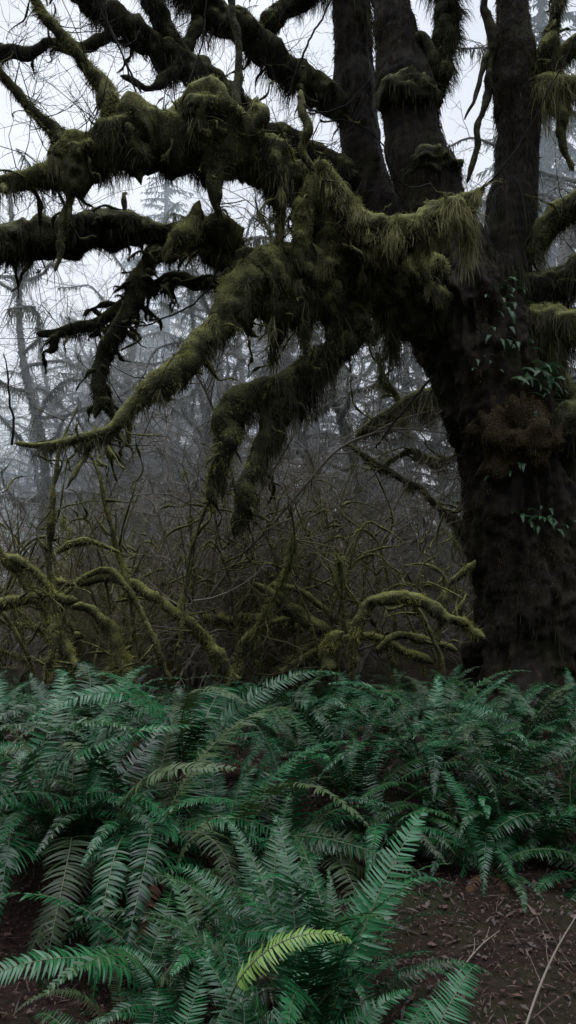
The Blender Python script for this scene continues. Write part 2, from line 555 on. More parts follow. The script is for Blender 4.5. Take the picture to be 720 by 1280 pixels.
def mossy_part(parent, org, S, name='limb', mats=('moss', 'tuft', 'hang'), lump=0.38, sag=0.6, fuzz=900, hang=500,
               hlen=(0.06, 0.28), nseg=None, step=None, flen=(0.02, 0.07), fw=0.008, hw=0.010, freq=4.0, rounded=False, minr=0.0):
    """one limb with its moss skin (part) and the hanging moss under it (sub-part). fuzz/hang are counts per square metre"""
    s = int(rng.integers(1, 9999))
    rm = float(np.median(S[:, 3]))
    if step is None: step = max(0.012, min(0.035, rm * 0.35))
    S = spline(S, step)
    wb = np.stack([noise(S[:, :3], 2.6, s + 50 + q, 2) for q in range(3)], -1) * np.clip(S[:, 3] * .9, .01, .07)[:, None]
    S[:, :3] += wb * np.minimum(1, np.arange(len(S)) / 12)[:, None]
    if nseg is None: nseg = int(np.clip(2 * PI * rm / 0.022, 7, 40))
    dl = np.concatenate([[0], np.cumsum(np.linalg.norm(np.diff(S[:, :3], axis=0), axis=1))])
    te = np.clip((dl[-1] - dl) / np.maximum(S[:, 3] * 2.5, .02), 0, 1)
    if rounded: te = te * np.clip(dl / np.maximum(S[:, 3] * 2.0, .02), 0, 1)
    S[:, 3] *= np.maximum(np.sqrt(te), .08)
    V, Nn = mossy_tube(S, nseg, lump, sag, s, freq)
    mb = MB()
    n = len(S)
    v = np.vstack([V.reshape(-1, 3), S[-1:, :3], S[:1, :3]])
    j = np.arange(nseg)
    cap = np.stack([(n - 1) * nseg + j, (n - 1) * nseg + (j + 1) % nseg, np.full(nseg, n * nseg)], -1)
    cap0 = np.stack([(j + 1) % nseg, j, np.full(nseg, n * nseg + 1)], -1)
    mb.add(v, grid_quads(n, nseg), np.concatenate([cap, cap0]), 0.5, 0)
    seglen = np.linalg.norm(np.diff(S[:, :3], axis=0), axis=1)
    area = seglen * 2 * PI * 0.5 * (S[1:, 3] + S[:-1, 3])
    A = area.sum()
    pr = area / A

    def pick(cnt):
        i = rng.choice(n - 1, cnt, p=pr)
        j = rng.integers(0, nseg, cnt)
        u, w = rng.random((cnt, 1)), rng.random((cnt, 1))
        a = V[i, j] * (1 - u) + V[i + 1, j] * u
        b = V[i, (j + 1) % nseg] * (1 - u) + V[i + 1, (j + 1) % nseg] * u
        return a * (1 - w) + b * w, unit(Nn[i, j] + 0.01), S[i, 3]
    nf = int(A * fuzz)
    if nf:
        p, nn, rr = pick(nf)
        kp = noise(p, 3.2, s + 60, 2) > -.42
        p, nn, rr = p[kp], nn[kp], rr[kp]
        nf = len(p)
        clump = np.clip(0.65 + 0.7 * noise(p, 5, s + 1, 2) + .7 * noise(p, 16, s + 9, 1), 0.12, 1.9)
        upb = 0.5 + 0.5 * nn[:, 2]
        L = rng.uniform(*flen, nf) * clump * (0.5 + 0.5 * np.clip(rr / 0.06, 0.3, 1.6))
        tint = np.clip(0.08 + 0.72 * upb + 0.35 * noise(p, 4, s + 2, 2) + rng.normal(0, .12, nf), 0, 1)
        vf = np.stack([noise(p, 13, s + 40 + q, 1) for q in range(3)], -1)
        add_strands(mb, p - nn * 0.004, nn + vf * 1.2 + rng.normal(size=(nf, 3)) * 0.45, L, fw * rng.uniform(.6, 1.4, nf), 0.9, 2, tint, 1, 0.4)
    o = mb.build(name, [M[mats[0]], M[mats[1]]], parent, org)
    nh = int(A * hang)
    if nh:
        p, nn, rr = pick(int(nh * 2.2))
        k = (nn[:, 2] < 0.35) & (noise(p * [1, 1, 0.2], 5, s + 4, 2) > -0.45) & (rr > minr)
        p, nn, rr = p[k][:nh], nn[k][:nh], rr[k][:nh]
        c = np.clip(0.45 + 1.0 * noise(p * [1, 1, 0.1], 3.0, s + 5, 2) + .7 * noise(p * [1, 1, .4], 11, s + 15, 1), 0.08, 1.7)
        L = rng.uniform(*hlen, len(p)) ** 1.0 * c * np.clip(rr / 0.09, 0.35, 1.3)
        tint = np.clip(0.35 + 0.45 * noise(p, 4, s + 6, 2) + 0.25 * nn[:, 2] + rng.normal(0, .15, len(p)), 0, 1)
        mb = MB()
        vf = np.stack([noise(p, 6, s + 30 + q, 2) for q in range(3)], -1)
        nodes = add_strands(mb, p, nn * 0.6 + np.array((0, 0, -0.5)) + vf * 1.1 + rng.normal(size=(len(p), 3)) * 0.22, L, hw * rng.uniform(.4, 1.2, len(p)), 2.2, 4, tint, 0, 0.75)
        if nodes:
            # feathery side wisps
            for q in (1, 2, 3):
                kk = rng.random(len(p)) < .75
                a = nodes[q][kk] * .6 + nodes[q - 1][kk] * .4
                add_strands(mb, a, rng.normal(size=a.shape) + [0, 0, -.4], rng.uniform(.015, .055, len(a)) * np.clip(L[kk] / .12, .4, 1.2), hw * .55, 1.2, 2, tint[kk], 0, .5)
        if mb.n:
            mb.build('hanging_moss', M[mats[2]], o, org)
    return o


def knobby(S, amp=0.9):
    """moss-swollen radii along a thin branch"""
    S = spline(S, 0.045)
    w = rng.random(len(S))
    w = np.convolve(w, [0.25, 0.5, 0.25], 'same')
    S[:, 3] *= 0.35 + amp * 2.6 * w ** 2.5
    return S


def twig_sprays(mb, starts, lev=2, seg=3, tint=0.5, mat=0, L=0.6, r=0.006, up=0.05, jit=0.35, nside=4, kids=(2, 4)):
    """recursive bare twigs from [(pos, dir)]"""
    for p, d in starts:
        l = L * random.uniform(0.6, 1.3)
        S = wander(p, d, l, r, r * 0.35, 4, up, jit * 0.6)
        add_tube(mb, S, nside, tint + random.uniform(-.25, .25), mat)
        if lev > 0:
            ch = []
            for _ in range(random.randint(*kids)):
                i = random.randint(1, 4)
                dd = unit(S[i, :3] - S[i - 1, :3]) + rng.normal(size=3) * 0.7
                ch.append((S[i, :3], dd))
            twig_sprays(mb, ch, lev - 1, seg, tint, mat, l * 0.55, r * 0.55, up, jit, 3, kids)


# ------------------------------------------------------------------ THE BIG MAPLE
reseed(2)
TY = 10.0
base = at(680, 860, TY); base[2] = float(ground_z(base[0], base[1]))
maple = thing('bigleaf_maple', 'huge old moss draped maple with a thick dark leaning trunk at the right', 'tree', tuple(base))
ORG = base


def trunk_mesh(pts, nseg, step, furrow=0.10, big=0.10, s=3, flare=False):
    S = spline(path(pts, TY), step)
    V, Nn = ring_grid(S, nseg)
    R = S[:, 3][:, None]
    f = 1 + big * noise(V, 1.6, s, 3)
    f = f - furrow * 1.6 * np.abs(noise(V * [1, 1, 0.22], 5.5, s + 2, 2)) + furrow * .7 + 0.035 * noise(V, 16, s + 5, 2)
    if flare:
        a = np.arctan2(Nn[..., 1], Nn[..., 0])
        h = np.clip((V[..., 2] - base[2]) / 1.3, 0, 1)
        f = f + (1 - h) ** 2 * (0.16 * np.sin(a * 5 + 0.8) + 0.10 * np.sin(a * 9 + 2))
    return S, S[:, None, :3] + Nn * (R * f)[..., None], Nn


def add_grid(mb, V, tint=0.5, mat=0):
    n, m = V.shape[:2]
    mb.add(V, grid_quads(n, m), None, tint, mat)


def grid_pick(V, Nn, cnt):
    n, m = V.shape[:2]
    i = rng.integers(0, n - 1, cnt); j = rng.integers(0, m, cnt); u = rng.random((cnt, 1)); w = rng.random((cnt, 1))
    a = V[i, j] * (1 - u) + V[i + 1, j] * u
    b = V[i, (j + 1) % m] * (1 - u) + V[i + 1, (j + 1) % m] * u
    return a * (1 - w) + b * w, Nn[i, j]


def bark_part(name, pts, nseg, step, fuzz, hang, hlen, flare=False, big=0.1, furrow=0.1, s=3, parent=maple):
    S, V, Nn = trunk_mesh(pts, nseg, step, furrow, big, s, flare)
    mb = MB()
    add_grid(mb, V)
    # patches of short moss on the bark
    p, nn = grid_pick(V, Nn, fuzz)
    k = noise(p, 1.7, s + 11, 3) + 0.35 * nn[:, 2] - 0.25 * nn[:, 0] > -0.08
    p, nn = p[k], nn[k]
    L = rng.uniform(0.02, 0.07, len(p)) * np.clip(0.7 + noise(p, 5, s + 1, 2), 0.2, 1.7)
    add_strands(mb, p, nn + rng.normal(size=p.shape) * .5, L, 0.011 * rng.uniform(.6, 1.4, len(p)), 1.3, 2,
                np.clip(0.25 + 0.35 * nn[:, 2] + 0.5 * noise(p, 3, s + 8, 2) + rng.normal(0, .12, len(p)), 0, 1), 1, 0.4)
    p, nn = grid_pick(V, Nn, fuzz)
    k = noise(p, 1.3, s + 71, 3) + 0.2 * nn[:, 2] > 0.08
    p, nn = p[k], nn[k]
    add_strands(mb, p, nn + rng.normal(size=p.shape) * .5, rng.uniform(.02, .08, len(p)), 0.012 * rng.uniform(.6, 1.4, len(p)), 1.5, 2,
                np.clip(.35 + .6 * noise(p, 4, s + 9, 2) + rng.normal(0, .15, len(p)), 0, 1), 2, 0.5)
    o = mb.build(name, [M['bark'], M['tuft_bark'], M['tuft_brown']], parent, ORG)
    p, nn = grid_pick(V, Nn, hang)
    c = noise(p * [1, 1, 0.3], 2.2, s + 21, 3)
    k = c > 0.12
    p, nn, c = p[k], nn[k], c[k]
    mb = MB()
    add_strands(mb, p, nn * 0.7 + [0, 0, -0.6], rng.uniform(*hlen, len(p)) * np.clip(c * 2.2, 0.3, 1.4), 0.011 * rng.uniform(.5, 1.4, len(p)), 3.0, 3,
                np.clip(0.3 + 0.5 * noise(p, 2.5, s + 5, 2) + rng.normal(0, .15, len(p)), 0, 1), 0, 0.3)
    mb.build('hanging_moss', M['hang_dark'], o, ORG)
    return S, V, Nn, o


trunkS, trunkV, trunkN, trunk_o = bark_part('trunk', [(700, 905, 156), (698, 850, 112), (684, 780, 88), (668, 700, 72), (647, 610, 65), (627, 520, 66), (606, 460, 68), (588, 410, 66), (570, 350, 52), (558, 300, 44)],
          150, 0.03, 26000, 4200, (0.08, 0.3), True, 0.13, 0.15, 3)
stemA = bark_part('stem', [(585, 400, 50), (562, 330, 47), (548, 280, 42), (535, 235, 41), (522, 200, 37), (514, 160, 36), (510, 110, 37), (500, 60, 28), (490, 0, 26), (474, -120, 24), (455, -280, 20), (440, -420, 14)],
          64, 0.03, 14000, 4500, (0.08, 0.35), False, 0.16, 0.08, 31)
stemB = bark_part('stem', [(610, 450, 50, 10.1), (622, 380, 38, 10.1), (633, 310, 31, 10.1), (640, 240, 28, 10.1), (645, 160, 27, 10.1), (643, 80, 25, 10.1), (640, 0, 20, 10.1), (634, -150, 18, 10.2), (620, -350, 13, 10.3)],
          56, 0.03, 12000, 5000, (0.1, 0.45), False, 0.16, 0.1, 47)
stemC = bark_part('stem', [(560, 350, 34, 10.6), (500, 290, 28, 10.8), (462, 230, 24, 11), (448, 150, 26, 11), (443, 70, 25, 11), (438, 0, 24, 11), (430, -150, 20, 11), (415, -320, 14, 11)],
          56, 0.03, 9000, 7000, (0.15, 0.6), False, 0.14, 0.12, 61)


def blob_part(name, c, rad, mat, nu=40, nv=28, lump=0.2, s=5, parent=maple, fuzz=0, tuft='tuft_dark', hang=0, hlen=(.1, .3), hmat='hang_dark'):
    th = np.linspace(0.04, PI - 0.04, nv)
    ph = np.linspace(0, 2 * PI, nu, endpoint=False)
    d = np.stack([np.sin(th)[:, None] * np.cos(ph), np.sin(th)[:, None] * np.sin(ph), np.cos(th)[:, None] * np.ones(nu)], -1)
    V = c + d * rad * (1 + lump * noise(d * 1.0 + s, 2.2, s, 3) + lump * .4 * noise(d * 1.0, 9, s, 2))[..., None]
    mb = MB()
    mb.add(V, grid_quads(nv, nu)[:, ::-1], None, 0.5, 0)
    if fuzz:
        p, nn = grid_pick(V, d, fuzz)
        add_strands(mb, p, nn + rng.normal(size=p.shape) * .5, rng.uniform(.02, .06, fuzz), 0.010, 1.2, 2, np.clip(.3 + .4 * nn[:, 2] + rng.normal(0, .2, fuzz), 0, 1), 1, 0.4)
    o = mb.build(name, [M[mat], M[tuft]], parent, ORG)
    if hang:
        p, nn = grid_pick(V, d, hang)
        k = nn[:, 2] < 0.2
        p, nn = p[k], nn[k]
        mb = MB()
        add_strands(mb, p, nn * .5 + [0, 0, -.6], rng.uniform(*hlen, len(p)), 0.011, 3, 3, rng.random(len(p)), 0, 0.3)
        mb.build('hanging_moss', M[hmat], o, ORG)
    return o


# burls
blob_part('burl', at(655, 545, 9.42), np.array((.50, .30, .56)), 'burl', s=8, fuzz=7000, lump=0.5, tuft='tuft_gold', hang=350, hlen=(.05, .2), hmat='hang_dark')
blob_part('burl', at(513, 124, 9.9), np.array((.43, .42, .30)), 'moss_dark', s=18, fuzz=2500, hang=500, lump=0.22)
blob_part('burl', at(536, 214, 9.85), np.array((.40, .40, .26)), 'moss_dark', s=28, fuzz=2500, lump=0.2)

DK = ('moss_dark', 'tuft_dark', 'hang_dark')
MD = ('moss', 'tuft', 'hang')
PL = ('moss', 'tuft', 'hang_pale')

limbs, limb_ob = {}, {}


def limb(key, pts, Y=None, mats=MD, **kw):
    S = path(pts, Y)
    if key[0] == 'T' or key == 'L5': S[:, 3] *= .8
    limbs[key] = S
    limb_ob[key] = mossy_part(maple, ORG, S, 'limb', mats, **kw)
    return limb_ob[key]


# main limb sweeping left and down to a thin green tip
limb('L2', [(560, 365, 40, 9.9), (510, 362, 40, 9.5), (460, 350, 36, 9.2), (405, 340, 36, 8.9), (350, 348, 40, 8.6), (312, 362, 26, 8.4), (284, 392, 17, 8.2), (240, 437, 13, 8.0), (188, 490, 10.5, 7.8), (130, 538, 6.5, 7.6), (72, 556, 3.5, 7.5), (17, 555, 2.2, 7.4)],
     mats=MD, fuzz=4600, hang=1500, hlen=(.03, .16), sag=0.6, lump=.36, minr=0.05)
# upper humped limb with thick drapes
limb('L3', [(430, 350, 26, 9.0), (405, 300, 22, 8.8), (378, 235, 24, 8.6), (335, 190, 22, 8.4), (290, 162, 30, 8.25), (250, 150, 40, 8.15), (212, 163, 26, 8.05), (170, 160, 30, 7.95), (130, 178, 24, 7.85), (98, 195, 24, 7.8), (62, 215, 13, 7.7), (20, 230, 6, 7.6), (-30, 236, 5, 7.6)],
     mats=MD, fuzz=4200, hang=1500, hlen=(.04, .2), sag=0.9, lump=.4)
# thick moss clumps that hang from it
for key, pts in (('C1', [(252, 140, 40, 8.1), (262, 178, 40, 8.05), (268, 215, 28, 8.05), (272, 255, 12, 8.05), (274, 275, 3, 8.05)]),
                 ('C2', [(160, 165, 32, 7.9), (170, 190, 30, 7.88), (175, 212, 18, 7.88), (178, 232, 5, 7.88)]),
                 ('C3', [(98, 190, 27, 7.75), (94, 222, 22, 7.72), (90, 252, 10, 7.72), (86, 285, 4, 7.72)]),
                 ('C4', [(320, 320, 28, 8.45), (316, 350, 28, 8.4), (316, 385, 24, 8.4), (312, 425, 8, 8.4)]),
                 ('C5', [(340, 180, 22, 8.3), (345, 220, 20, 8.3), (350, 270, 10, 8.3), (352, 300, 3, 8.3)]),
                 ('C6', [(372, 330, 30, 8.6), (376, 370, 24, 8.55), (380, 410, 10, 8.55), (382, 440, 3, 8.55)]),
                 ('C8', [(482, 345, 28, 9.2), (486, 375, 22, 9.2), (490, 410, 12, 9.2), (492, 440, 3, 9.2)]),
                 ('C9', [(415, 335, 32, 8.7), (414, 375, 26, 8.7), (412, 415, 14, 8.7), (412, 450, 4, 8.7)]),
                 ('C10', [(350, 340, 34, 8.5), (346, 385, 26, 8.5), (342, 425, 12, 8.5), (340, 455, 3, 8.5)]),
                 ('C7', [(440, 345, 26, 9.0), (445, 375, 20, 8.95), (452, 405, 8, 8.95)])):
    pts = [(a, b, r * (.8 if i_ < 2 else .5), y) for i_, (a, b, r, y) in enumerate(pts)]
    limb(key, pts, mats=('moss', 'tuft_dark', 'hang_dark'), fuzz=4200, hang=1700, hlen=(.04, .26), sag=.2, lump=.45)
for key, pts in (('P1', [(318, 122, 11, 8.2), (322, 150, 12, 8.15), (318, 180, 8, 8.15), (316, 205, 3, 8.15)]),
                 ('P2', [(376, 112, 2, 8.25), (374, 135, 5, 8.2), (384, 160, 6, 8.2), (378, 185, 5, 8.2), (390, 210, 8, 8.2)]),
                 ('P4', [(250, 250, 4, 8.1), (240, 272, 9, 8.1), (229, 300, 11, 8.1), (214, 320, 4, 8.1)]),
                 ('P5', [(92, 240, 4, 7.75), (80, 270, 5, 7.75), (74, 305, 5, 7.75), (68, 338, 2, 7.75)]),
                 ('P6', [(380, 240, 8, 8.3), (372, 270, 10, 8.25), (372, 310, 9, 8.25), (378, 345, 4, 8.25)])):
    limb(key, pts, mats=PL, fuzz=5200, hang=1200, hlen=(.03, .14), sag=.3, lump=.5, flen=(.02, .06), rounded=True)
# shaggy pale limb crossing in front of the trunk
limb('L1', [(400, 345, 20, 8.6), (425, 300, 20, 8.5), (462, 292, 20, 8.45), (500, 294, 22, 8.4), (540, 278, 20, 8.4), (578, 254, 10, 8.4), (606, 232, 3, 8.4)],
     mats=PL, fuzz=5200, hang=2600, hlen=(.04, .24), sag=0.5, lump=.4, flen=(.02, .07))
limb('L1b', [(478, 290, 14, 8.4), (440, 268, 17, 8.35), (415, 235, 14, 8.3), (398, 212, 10, 8.3), (384, 245, 9, 8.25), (372, 285, 8, 8.25)],
     mats=PL, fuzz=5200, hang=2400, hlen=(.04, .2), sag=0.4, lump=.4, flen=(.02, .07))
# two drooping arms in the middle
limb('L4', [(448, 360, 19, 9.0), (438, 420, 18, 8.9), (398, 452, 19, 8.8), (368, 478, 18, 8.7), (347, 520, 15, 8.65), (330, 560, 13, 8.6), (316, 600, 11, 8.55), (301, 640, 9, 8.5), (292, 672, 5, 8.5)],
     mats=('moss_dark', 'tuft', 'hang_dark'), fuzz=3600, hang=1800, hlen=(.05, .26), sag=0.9, lump=.36)
limb('L4b', [(380, 468, 14, 8.72), (345, 482, 14, 8.6), (308, 492, 14, 8.5), (288, 520, 14, 8.45), (280, 560, 12, 8.4), (270, 598, 10, 8.4), (262, 632, 4, 8.4)],
     mats=('moss_dark', 'tuft', 'hang_dark'), fuzz=3600, hang=1800, hlen=(.05, .26), sag=0.9, lump=.36)
# dark limb leaving the frame at left
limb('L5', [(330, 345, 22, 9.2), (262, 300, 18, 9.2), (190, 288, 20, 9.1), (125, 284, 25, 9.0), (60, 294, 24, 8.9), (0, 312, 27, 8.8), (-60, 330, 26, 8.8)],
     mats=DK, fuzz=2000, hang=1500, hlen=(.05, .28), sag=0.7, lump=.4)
limb('L6', [(245, 298, 12, 9.2), (196, 316, 9, 9.1), (168, 365, 11, 9.0), (147, 420, 11, 8.9), (127, 475, 8, 8.85), (120, 520, 4, 8.8)], mats=DK, fuzz=2000, hang=900, hlen=(.05, .2))
limb('L7', [(325, 350, 16, 9.0), (260, 352, 8, 9.1), (205, 352, 7, 9.1), (150, 385, 6, 9.1), (100, 408, 6, 9.1), (45, 415, 3, 9.1)], mats=DK, fuzz=2000, hang=900, hlen=(.05, .25))
limb('L8', [(300, 300, 16, 8.6), (270, 285, 18, 8.5), (226, 300, 12, 8.4), (206, 330, 8, 8.3)], mats=MD, fuzz=2600, hang=1500, hlen=(.05, .25))
# risers on the humped limb
limb('R1', [(150, 165, 24, 7.95), (132, 125, 14, 7.9), (118, 98, 9.5, 7.9), (84, 55, 7.5, 7.85), (45, 0, 6, 7.8), (10, -60, 5, 7.8), (-25, -130, 4, 7.7)], mats=('moss', 'tuft', 'hang'), fuzz=4500, hang=900, flen=(.03, .09), hlen=(.03, .1))
limb('R2', [(95, 192, 16, 7.8), (70, 175, 10, 7.7), (36, 128, 6, 7.65), (0, 85, 5, 7.6), (-40, 40, 4, 7.6)], mats=('moss_dark', 'tuft_dark', 'hang'), fuzz=4500, hang=900, flen=(.03, .09), hlen=(.03, .1))
limb('R3', [(298, 170, 9, 8.3), (297, 112, 5.5, 8.3), (295, 50, 5, 8.3), (290, -10, 4, 8.3), (286, -90, 3, 8.3)], mats=DK, fuzz=600, hang=0)
limb('R4', [(250, 150, 30, 8.1), (252, 130, 26, 8.05), (256, 112, 14, 8.05)], mats=MD, fuzz=4600, hang=1500, hlen=(.05, .25), lump=.6, freq=6, flen=(.03, .09))
# dark limbs crossing the top of the picture
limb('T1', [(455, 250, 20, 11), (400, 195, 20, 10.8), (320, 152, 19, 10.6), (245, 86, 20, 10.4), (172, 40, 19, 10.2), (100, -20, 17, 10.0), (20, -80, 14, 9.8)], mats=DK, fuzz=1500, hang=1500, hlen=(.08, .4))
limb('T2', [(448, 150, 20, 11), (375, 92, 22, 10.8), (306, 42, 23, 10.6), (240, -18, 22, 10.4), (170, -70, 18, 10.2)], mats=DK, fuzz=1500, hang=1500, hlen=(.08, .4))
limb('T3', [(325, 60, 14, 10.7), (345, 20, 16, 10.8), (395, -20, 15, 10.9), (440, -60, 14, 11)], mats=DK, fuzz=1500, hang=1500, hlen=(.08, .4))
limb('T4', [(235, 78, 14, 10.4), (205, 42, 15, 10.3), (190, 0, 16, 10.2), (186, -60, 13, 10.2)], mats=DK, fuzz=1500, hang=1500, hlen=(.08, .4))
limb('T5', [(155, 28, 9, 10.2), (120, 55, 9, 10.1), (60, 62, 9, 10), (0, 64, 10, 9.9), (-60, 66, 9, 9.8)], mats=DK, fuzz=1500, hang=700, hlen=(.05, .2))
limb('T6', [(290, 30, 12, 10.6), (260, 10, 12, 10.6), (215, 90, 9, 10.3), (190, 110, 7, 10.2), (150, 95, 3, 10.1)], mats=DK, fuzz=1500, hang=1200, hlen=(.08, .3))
# stub hanging beside the leading stem, thin forked branch against the sky
limb('D1', [(492, -90, 16, 10), (530, -75, 17, 9.9), (551, -20, 17, 9.8), (557, 40, 16, 9.8), (561, 85, 10, 9.8), (559, 118, 4, 9.8)], mats=('moss_dark', 'tuft_dark', 'hang_dark'), fuzz=2200, hang=1500, hlen=(.05, .3))
limb('D2', [(638, -100, 8, 10.1), (608, -40, 6, 10), (604, 0, 5, 10), (612, 55, 5.5, 10), (613, 105, 5, 10), (600, 155, 4.5, 10), (590, 195, 3.5, 10), (584, 228, 2, 10)], mats=DK, fuzz=500, hang=400, hlen=(.03, .12))
limb('D3', [(612, 62, 4, 10), (602, 95, 3, 9.95), (592, 125, 2.5, 9.9), (581, 150, 1.4, 9.9)], mats=DK, fuzz=300, hang=0)
limb('D4', [(512, 60, 10, 9.9), (530, 45, 9, 9.8), (541, 70, 8, 9.8), (545, 100, 5, 9.8)], mats=DK, fuzz=1500, hang=1500, hlen=(.05, .25))
# limbs leaving to the right
for key, pts, mt in (
    ('E1', [(640, 330, 15, 10), (668, 303, 13, 9.9), (700, 266, 13, 9.8), (745, 236, 12, 9.7)], MD),
    ('E2', [(640, 370, 20, 10), (672, 355, 17, 9.9), (705, 342, 16, 9.8), (760, 325, 16, 9.7)], DK),
    ('E3', [(640, 400, 22, 9.9), (675, 398, 20, 9.8), (710, 400, 20, 9.7), (770, 404, 18, 9.6)], MD),
    ('E4', [(668, 402, 12, 9.8), (682, 430, 11, 9.75), (696, 465, 10, 9.7), (712, 492, 10, 9.7), (750, 512, 9, 9.6)], MD),
    ('E5', [(645, 118, 14, 10.1), (680, 107, 11, 10), (715, 104, 11, 9.9), (765, 92, 10, 9.8)], PL),
    ('E6', [(655, 95, 9, 10.1), (676, 62, 9, 10), (690, 25, 9, 10), (704, -30, 8, 10)], MD),
    ('E7', [(660, 100, 9, 10.1), (690, 72, 9, 10.2), (720, 52, 10, 10.2), (760, 40, 9, 10.2)], MD),
    ('E8', [(655, 520, 34, 9.8), (695, 532, 28, 9.7), (735, 530, 26, 9.6), (780, 522, 24, 9.5)], DK),
    ('E9', [(680, 108, 8, 9.95), (697, 140, 7, 9.9), (702, 175, 5, 9.9), (715, 215, 4, 9.9)], MD),
    ('E10', [(596, 240, 3, 8.4), (590, 262, 5, 8.45), (586, 292, 4, 8.45), (584, 312, 2, 8.45)], PL),
):
    limb(key, pts, mats=mt, fuzz=2000, hang=2200, hlen=(.06, .5) if key not in ('E10',) else (.1, .5))

# knobby moss-swollen branchlets that droop from the limbs
reseed(40)


def drapes(key, cnt, L, mat, wid=.010, dens=22):
    # see-through locks of moss that hang down from a limb
    S = spline(limbs[key], 0.03)
    c = rng.integers(int(len(S) * .04), int(len(S) * .96), cnt)
    keep = noise(S[c, :3], 2.5, 91, 2) > -.35
    c = c[keep]
    roots, ln, tn = [], [], []
    for i in c:
        m_ = int(rng.integers(dens // 2, dens * 2))
        l = rng.gamma(2.2, L / 2.2)
        w = rng.uniform(.012, .05)
        p = S[i, :3] + rng.normal(size=(m_, 3)) * [w, w, .015] - [0, 0, S[i, 3] * .6] + rng.normal(size=3) * [.4, .8, .1] * S[i, 3]
        roots.append(p)
        ln.append(l * rng.uniform(.35, 1.0, m_)); tn.append(np.full(m_, rng.beta(2, 2)))
    p, ln, tn = np.concatenate(roots), np.concatenate(ln), np.concatenate(tn)
    mb = MB()
    nd = add_strands(mb, p, rng.normal(size=p.shape) * .35 + [0, 0, -1], ln, wid * rng.uniform(.5, 1.2, len(p)), 2.0, 5, tn, 0, .8)
    for q in (1, 2, 3, 4):
        kk = rng.random(len(p)) < .8
        a = nd[q][kk] * .5 + nd[q - 1][kk] * .5
        add_strands(mb, a, rng.normal(size=a.shape) + [0, 0, -.5], rng.uniform(.012, .05, len(a)), wid * .6, 1.2, 2, tn[kk], 0, .5)
    mb.build('moss_drape', M[mat], limb_ob[key], ORG)


for key, cnt, L, mat in (('L3', 150, .24, 'hang'), ('L2', 110, .20, 'hang'), ('L1', 90, .22, 'hang_pale'), ('L1b', 40, .16, 'hang_pale'), ('L4', 70, .22, 'hang_dark'), ('L4b', 60, .24, 'hang_dark'), ('L5', 90, .16, 'hang_dark'),
                         ('L6', 40, .14, 'hang_dark'), ('L7', 40, .16, 'hang_dark'), ('L8', 20, .14, 'hang'), ('T1', 70, .22, 'hang_dark'), ('T2', 60, .24, 'hang_dark'), ('T3', 30, .24, 'hang_dark'), ('C4', 24, .2, 'hang_dark'), ('C6', 30, .3, 'hang'), ('C8', 40, .32, 'hang_dark'),
                         ('C9', 40, .34, 'hang_dark'), ('C10', 36, .3, 'hang'), ('C1', 30, .2, 'hang'), ('C5', 24, .24, 'hang_pale'), ('P1', 24, .22, 'hang_pale'), ('E1', 16, .2, 'hang'), ('E2', 30, .25, 'hang_dark'), ('E3', 30, .3, 'hang'), ('E5', 30, .22, 'hang_pale'), ('E10', 20, .3, 'hang_pale'), ('E4', 20, .2, 'hang')):
    drapes(key, cnt, L, mat)

reseed(3)
SPAWN = [('L2', 26, .45, .12, MD), ('L5', 22, .6, .15, DK), ('L6', 26, .55, .14, DK), ('L7', 26, .5, .13, DK), ('L3', 18, .55, .13, MD), ('L4', 12, .4, .11, DK), ('L4b', 12, .4, .10, DK),
         ('T1', 16, .6, .13, DK), ('T2', 14, .6, .13, DK), ('T5', 8, .5, .12, DK), ('L8', 5, .35, .1, MD), ('E2', 4, .45, .12, DK), ('E3', 5, .55, .12, DK), ('E5', 4, .45, .1, MD), ('L2', 14, .4, .10, PL), ('L1', 12, .4, .09, PL), ('L1b', 8, .35, .09, PL), ('L3', 16, .45, .10, PL), ('C1', 6, .3, .08, PL), ('C4', 6, .35, .1, MD), ('C6', 6, .35, .1, PL), ('C3', 4, .3, .08, MD), ('L8', 5, .35, .1, PL), ('E6', 4, .4, .1, MD), ('E7', 4, .4, .1, MD)]
for key, cnt, L, r, mt in SPAWN:
    S = spline(limbs[key], 0.1)
    for _ in range(cnt):
        i = int(rng.uniform(0.12, 0.93) * len(S))
        p = S[i, :3].copy()
        d = np.array((rng.normal(0, .9), rng.normal(0, .5), rng.uniform(-1.0, 0.15)))
        B = wander(p, d, L * rng.uniform(.6, 1.7), r * rng.uniform(.25, .5), 0.012, 6, -0.22, 0.4)
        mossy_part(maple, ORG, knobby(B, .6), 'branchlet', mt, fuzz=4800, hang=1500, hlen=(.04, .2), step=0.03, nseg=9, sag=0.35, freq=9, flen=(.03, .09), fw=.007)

reseed(4)
